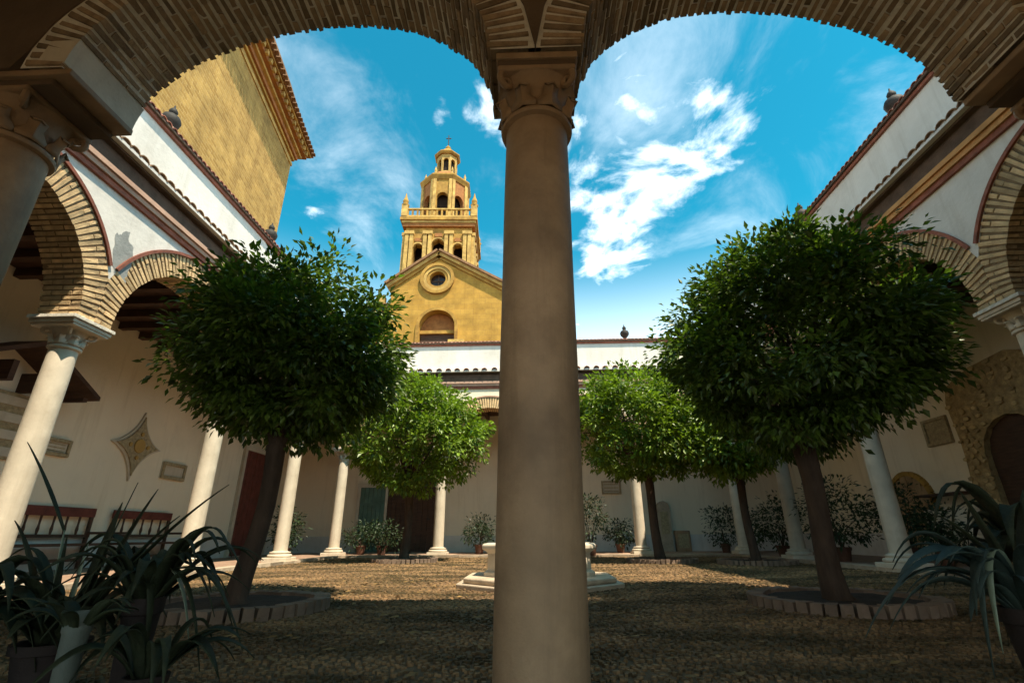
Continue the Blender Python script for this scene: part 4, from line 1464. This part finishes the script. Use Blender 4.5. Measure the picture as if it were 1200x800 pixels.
# left foreground: pots under the arch
strap_plant('tall pot plant with pale-edged bent leaves and broad dark sword leaves', (-2.13, 2.32, -.005),
            [((-.02, 0, .20), (-.10, .0, .66), .0, .060, 'strap_stripe', .3), ((-.01, -.02, .20), (-.06, -.02, .64), .0, .055, 'strap', .2), ((.02, 0, .20), (.03, 0, .60), 0, .05, 'strap_stripe', -.4),
             ((-.10, 0, .655), (-.45, .02, 1.07), .015, .022, 'strap', 0), ((.0, 0, .2), (-.32, 0, .55), .16, .05, 'strap', 0), ((.0, 0, .2), (-.52, -.05, .38), .2, .05, 'strap', 0),
             ((.05, 0, .2), (.17, .02, .87), .02, .17, 'strap', .5), ((.05, .01, .2), (.12, .02, .78), .02, .14, 'strap', .9), ((.06, 0, .2), (.27, .03, .84), .03, .12, 'strap', .3), ((.06, .02, .25), (.60, .05, .86), .05, .065, 'strap', .2),
             ((.05, .02, .2), (.40, .04, .72), .05, .08, 'strap', .2), ((.05, .0, .2), (.33, .0, .50), .10, .08, 'strap', 0), ((-.05, 0, .2), (-.25, -.1, .7), .05, .09, 'strap', 0),
             ((.0, -.03, .2), (.02, -.25, .48), .06, .10, 'strap', 0), ((.0, -.03, .2), (-.14, -.22, .36), .10, .09, 'strap', 0), ((.05, -.03, .2), (.22, -.22, .34), .12, .09, 'strap', 0)],
            .13, .22, 'pot_dark', 'strap', 13, .42, .15, .06, 3)
strap_plant('arching pot plant with many narrow drooping leaves beside the sword-leaved plant', (-1.80, 2.36, -.005),
            [((-.05, 0, .36), (.32, .02, .30), .19, .04, 'strap', 0), ((-.05, 0, .36), (.40, .05, .24), .24, .04, 'strap', 0), ((-.05, 0, .36), (.25, -.02, .22), .2, .04, 'strap_stripe', 0),
             ((-.05, 0, .36), (.48, .0, .18), .22, .04, 'strap', 0), ((-.05, 0, .36), (.36, -.08, .12), .24, .04, 'strap', 0), ((-.05, 0, .36), (.18, -.15, .06), .22, .04, 'strap', 0)],
            .075, .38, 'pot_dark', 'strap', 36, .46, .20, .034, 8)
strap_plant('small pot plant in a slim grey-green pot, leaves spilling low', (-1.70, 1.92, -.005), [], .042, .38, 'pot_grey', 'strap', 14, .26, .05, .024, 14)
strap_plant('low dark pot plant with spilling narrow leaves in front of the arching one', (-1.50, 2.05, -.005), [], .07, .16, 'pot_dark', 'strap', 18, .36, .13, .034, 17)
strap_plant('dark pot plant with broad low leaves at the foot of the outer column', (-2.35, 2.05, -.005), [], .12, .24, 'pot_dark', 'strap', 30, .42, .22, .06, 19)
# right foreground
strap_plant('blue-green pot plant with wide shiny arching leaves under the near arch', (1.93, 2.32, -.005),
            [((0, 0, .36), (-.46, .05, .44), .15, .11, 'strap_blue', -.25), ((0, 0, .36), (-.36, -.05, .50), .11, .11, 'strap_blue', -.35), ((0, 0, .34), (-.30, -.1, .12), .32, .05, 'strap_blue', 0),
             ((0, 0, .34), (-.24, -.1, .20), .28, .05, 'strap_stripe', 0), ((0, 0, .34), (-.62, .1, .22), .20, .055, 'strap_blue', 0), ((0, 0, .36), (-.12, 0, .80), .02, .06, 'strap', 0), ((0, 0, .36), (-.50, .1, .34), .17, .08, 'strap_blue', -.2),
             ((0, 0, .36), (.15, 0, .80), .03, .06, 'strap', 0), ((0, 0, .36), (.3, 0, .66), .1, .06, 'strap', 0), ((0, 0, .36), (-.22, .05, .70), .06, .06, 'strap', 0)],
            .10, .34, 'pot_dark', 'strap_blue', 30, .5, .20, .05, 21)
strap_plant('dark pot plant with upright narrow leaves behind the blue-green one', (2.30, 2.55, -.005), [], .16, .34, 'pot_terra', 'strap', 40, .5, .36, .05, 33)


def bush_plant(label, loc, r_, h, seed, potm='pot_terra', n=900, leaf=.10, m='shrub', ph=.3, pr=.17):
    t = thing('potted_shrub', label, 'plant', loc, 0, 'leafy potted shrubs in the galleries')
    pot(t, pr, ph, potm, 16)
    mb, cl = make_crown(seed, r_, r_, h / 2, max(12, n // 30), 30, leaf, m)
    o = mb.build('foliage', m, t, fix=False)
    o.location = (0, 0, ph + h * .45)
    st = MB()
    for k in range(5):
        d = cl[k * 2][0]
        st.tube([(0, 0, ph * .8), (d.x * .3, d.y * .3, ph + h * .25), (d.x * .8, d.y * .8, ph + h * .45 + d.z * .7)], [.016, .012, .006], 5)
    st.build('stems', 'bark', t)
    return t


bush_plant('dark leafy potted shrub between the third column and the plank door', (-7.2, 14.9, .03), .34, 1.1, 101)
bush_plant('low dark potted shrub at the foot of the green door', (-6.0, YF + .9, .03), .50, .65, 102)
bush_plant('spreading potted shrub in front of the wide dark door', (-5.1, YF + .3, .03), .55, .75, 103)
bush_plant('round potted shrub on the far gallery step, left of the well', (-1.9, YF + .9, .03), .42, .85, 104)
bush_plant('dark potted shrub just behind the well', (1.75, YF - .5, .03), .55, 1.5, 105)
bush_plant('small potted shrub below the high grey slab', (3.0, YF + 1.6, .03), .45, .75, 106)
bush_plant('tall potted shrub beside the low brown stone block', (6.5, YF + 1.2, .03), .5, 1.3, 107)
bush_plant('thin potted shrub against the far wall, beside the tall one', (7.2, YF + .8, .03), .4, 1.0, 108)
bush_plant('big dark potted shrub behind the leaning tree trunk', (6.95, 12.3, .03), .7, 1.5, 109, n=1500)
bush_plant('dark potted shrub between big shrub and third column', (6.6, 14.4, .03), .55, 1.3, 110, n=1200)
bush_plant('dark potted shrub beside the ochre niche door', (8.2, 11.9, .03), .5, 1.35, 111, n=1200)
bush_plant('low leafy potted shrub in front of the masonry ledge', (7.9, 10.6, .03), .42, .8, 112)
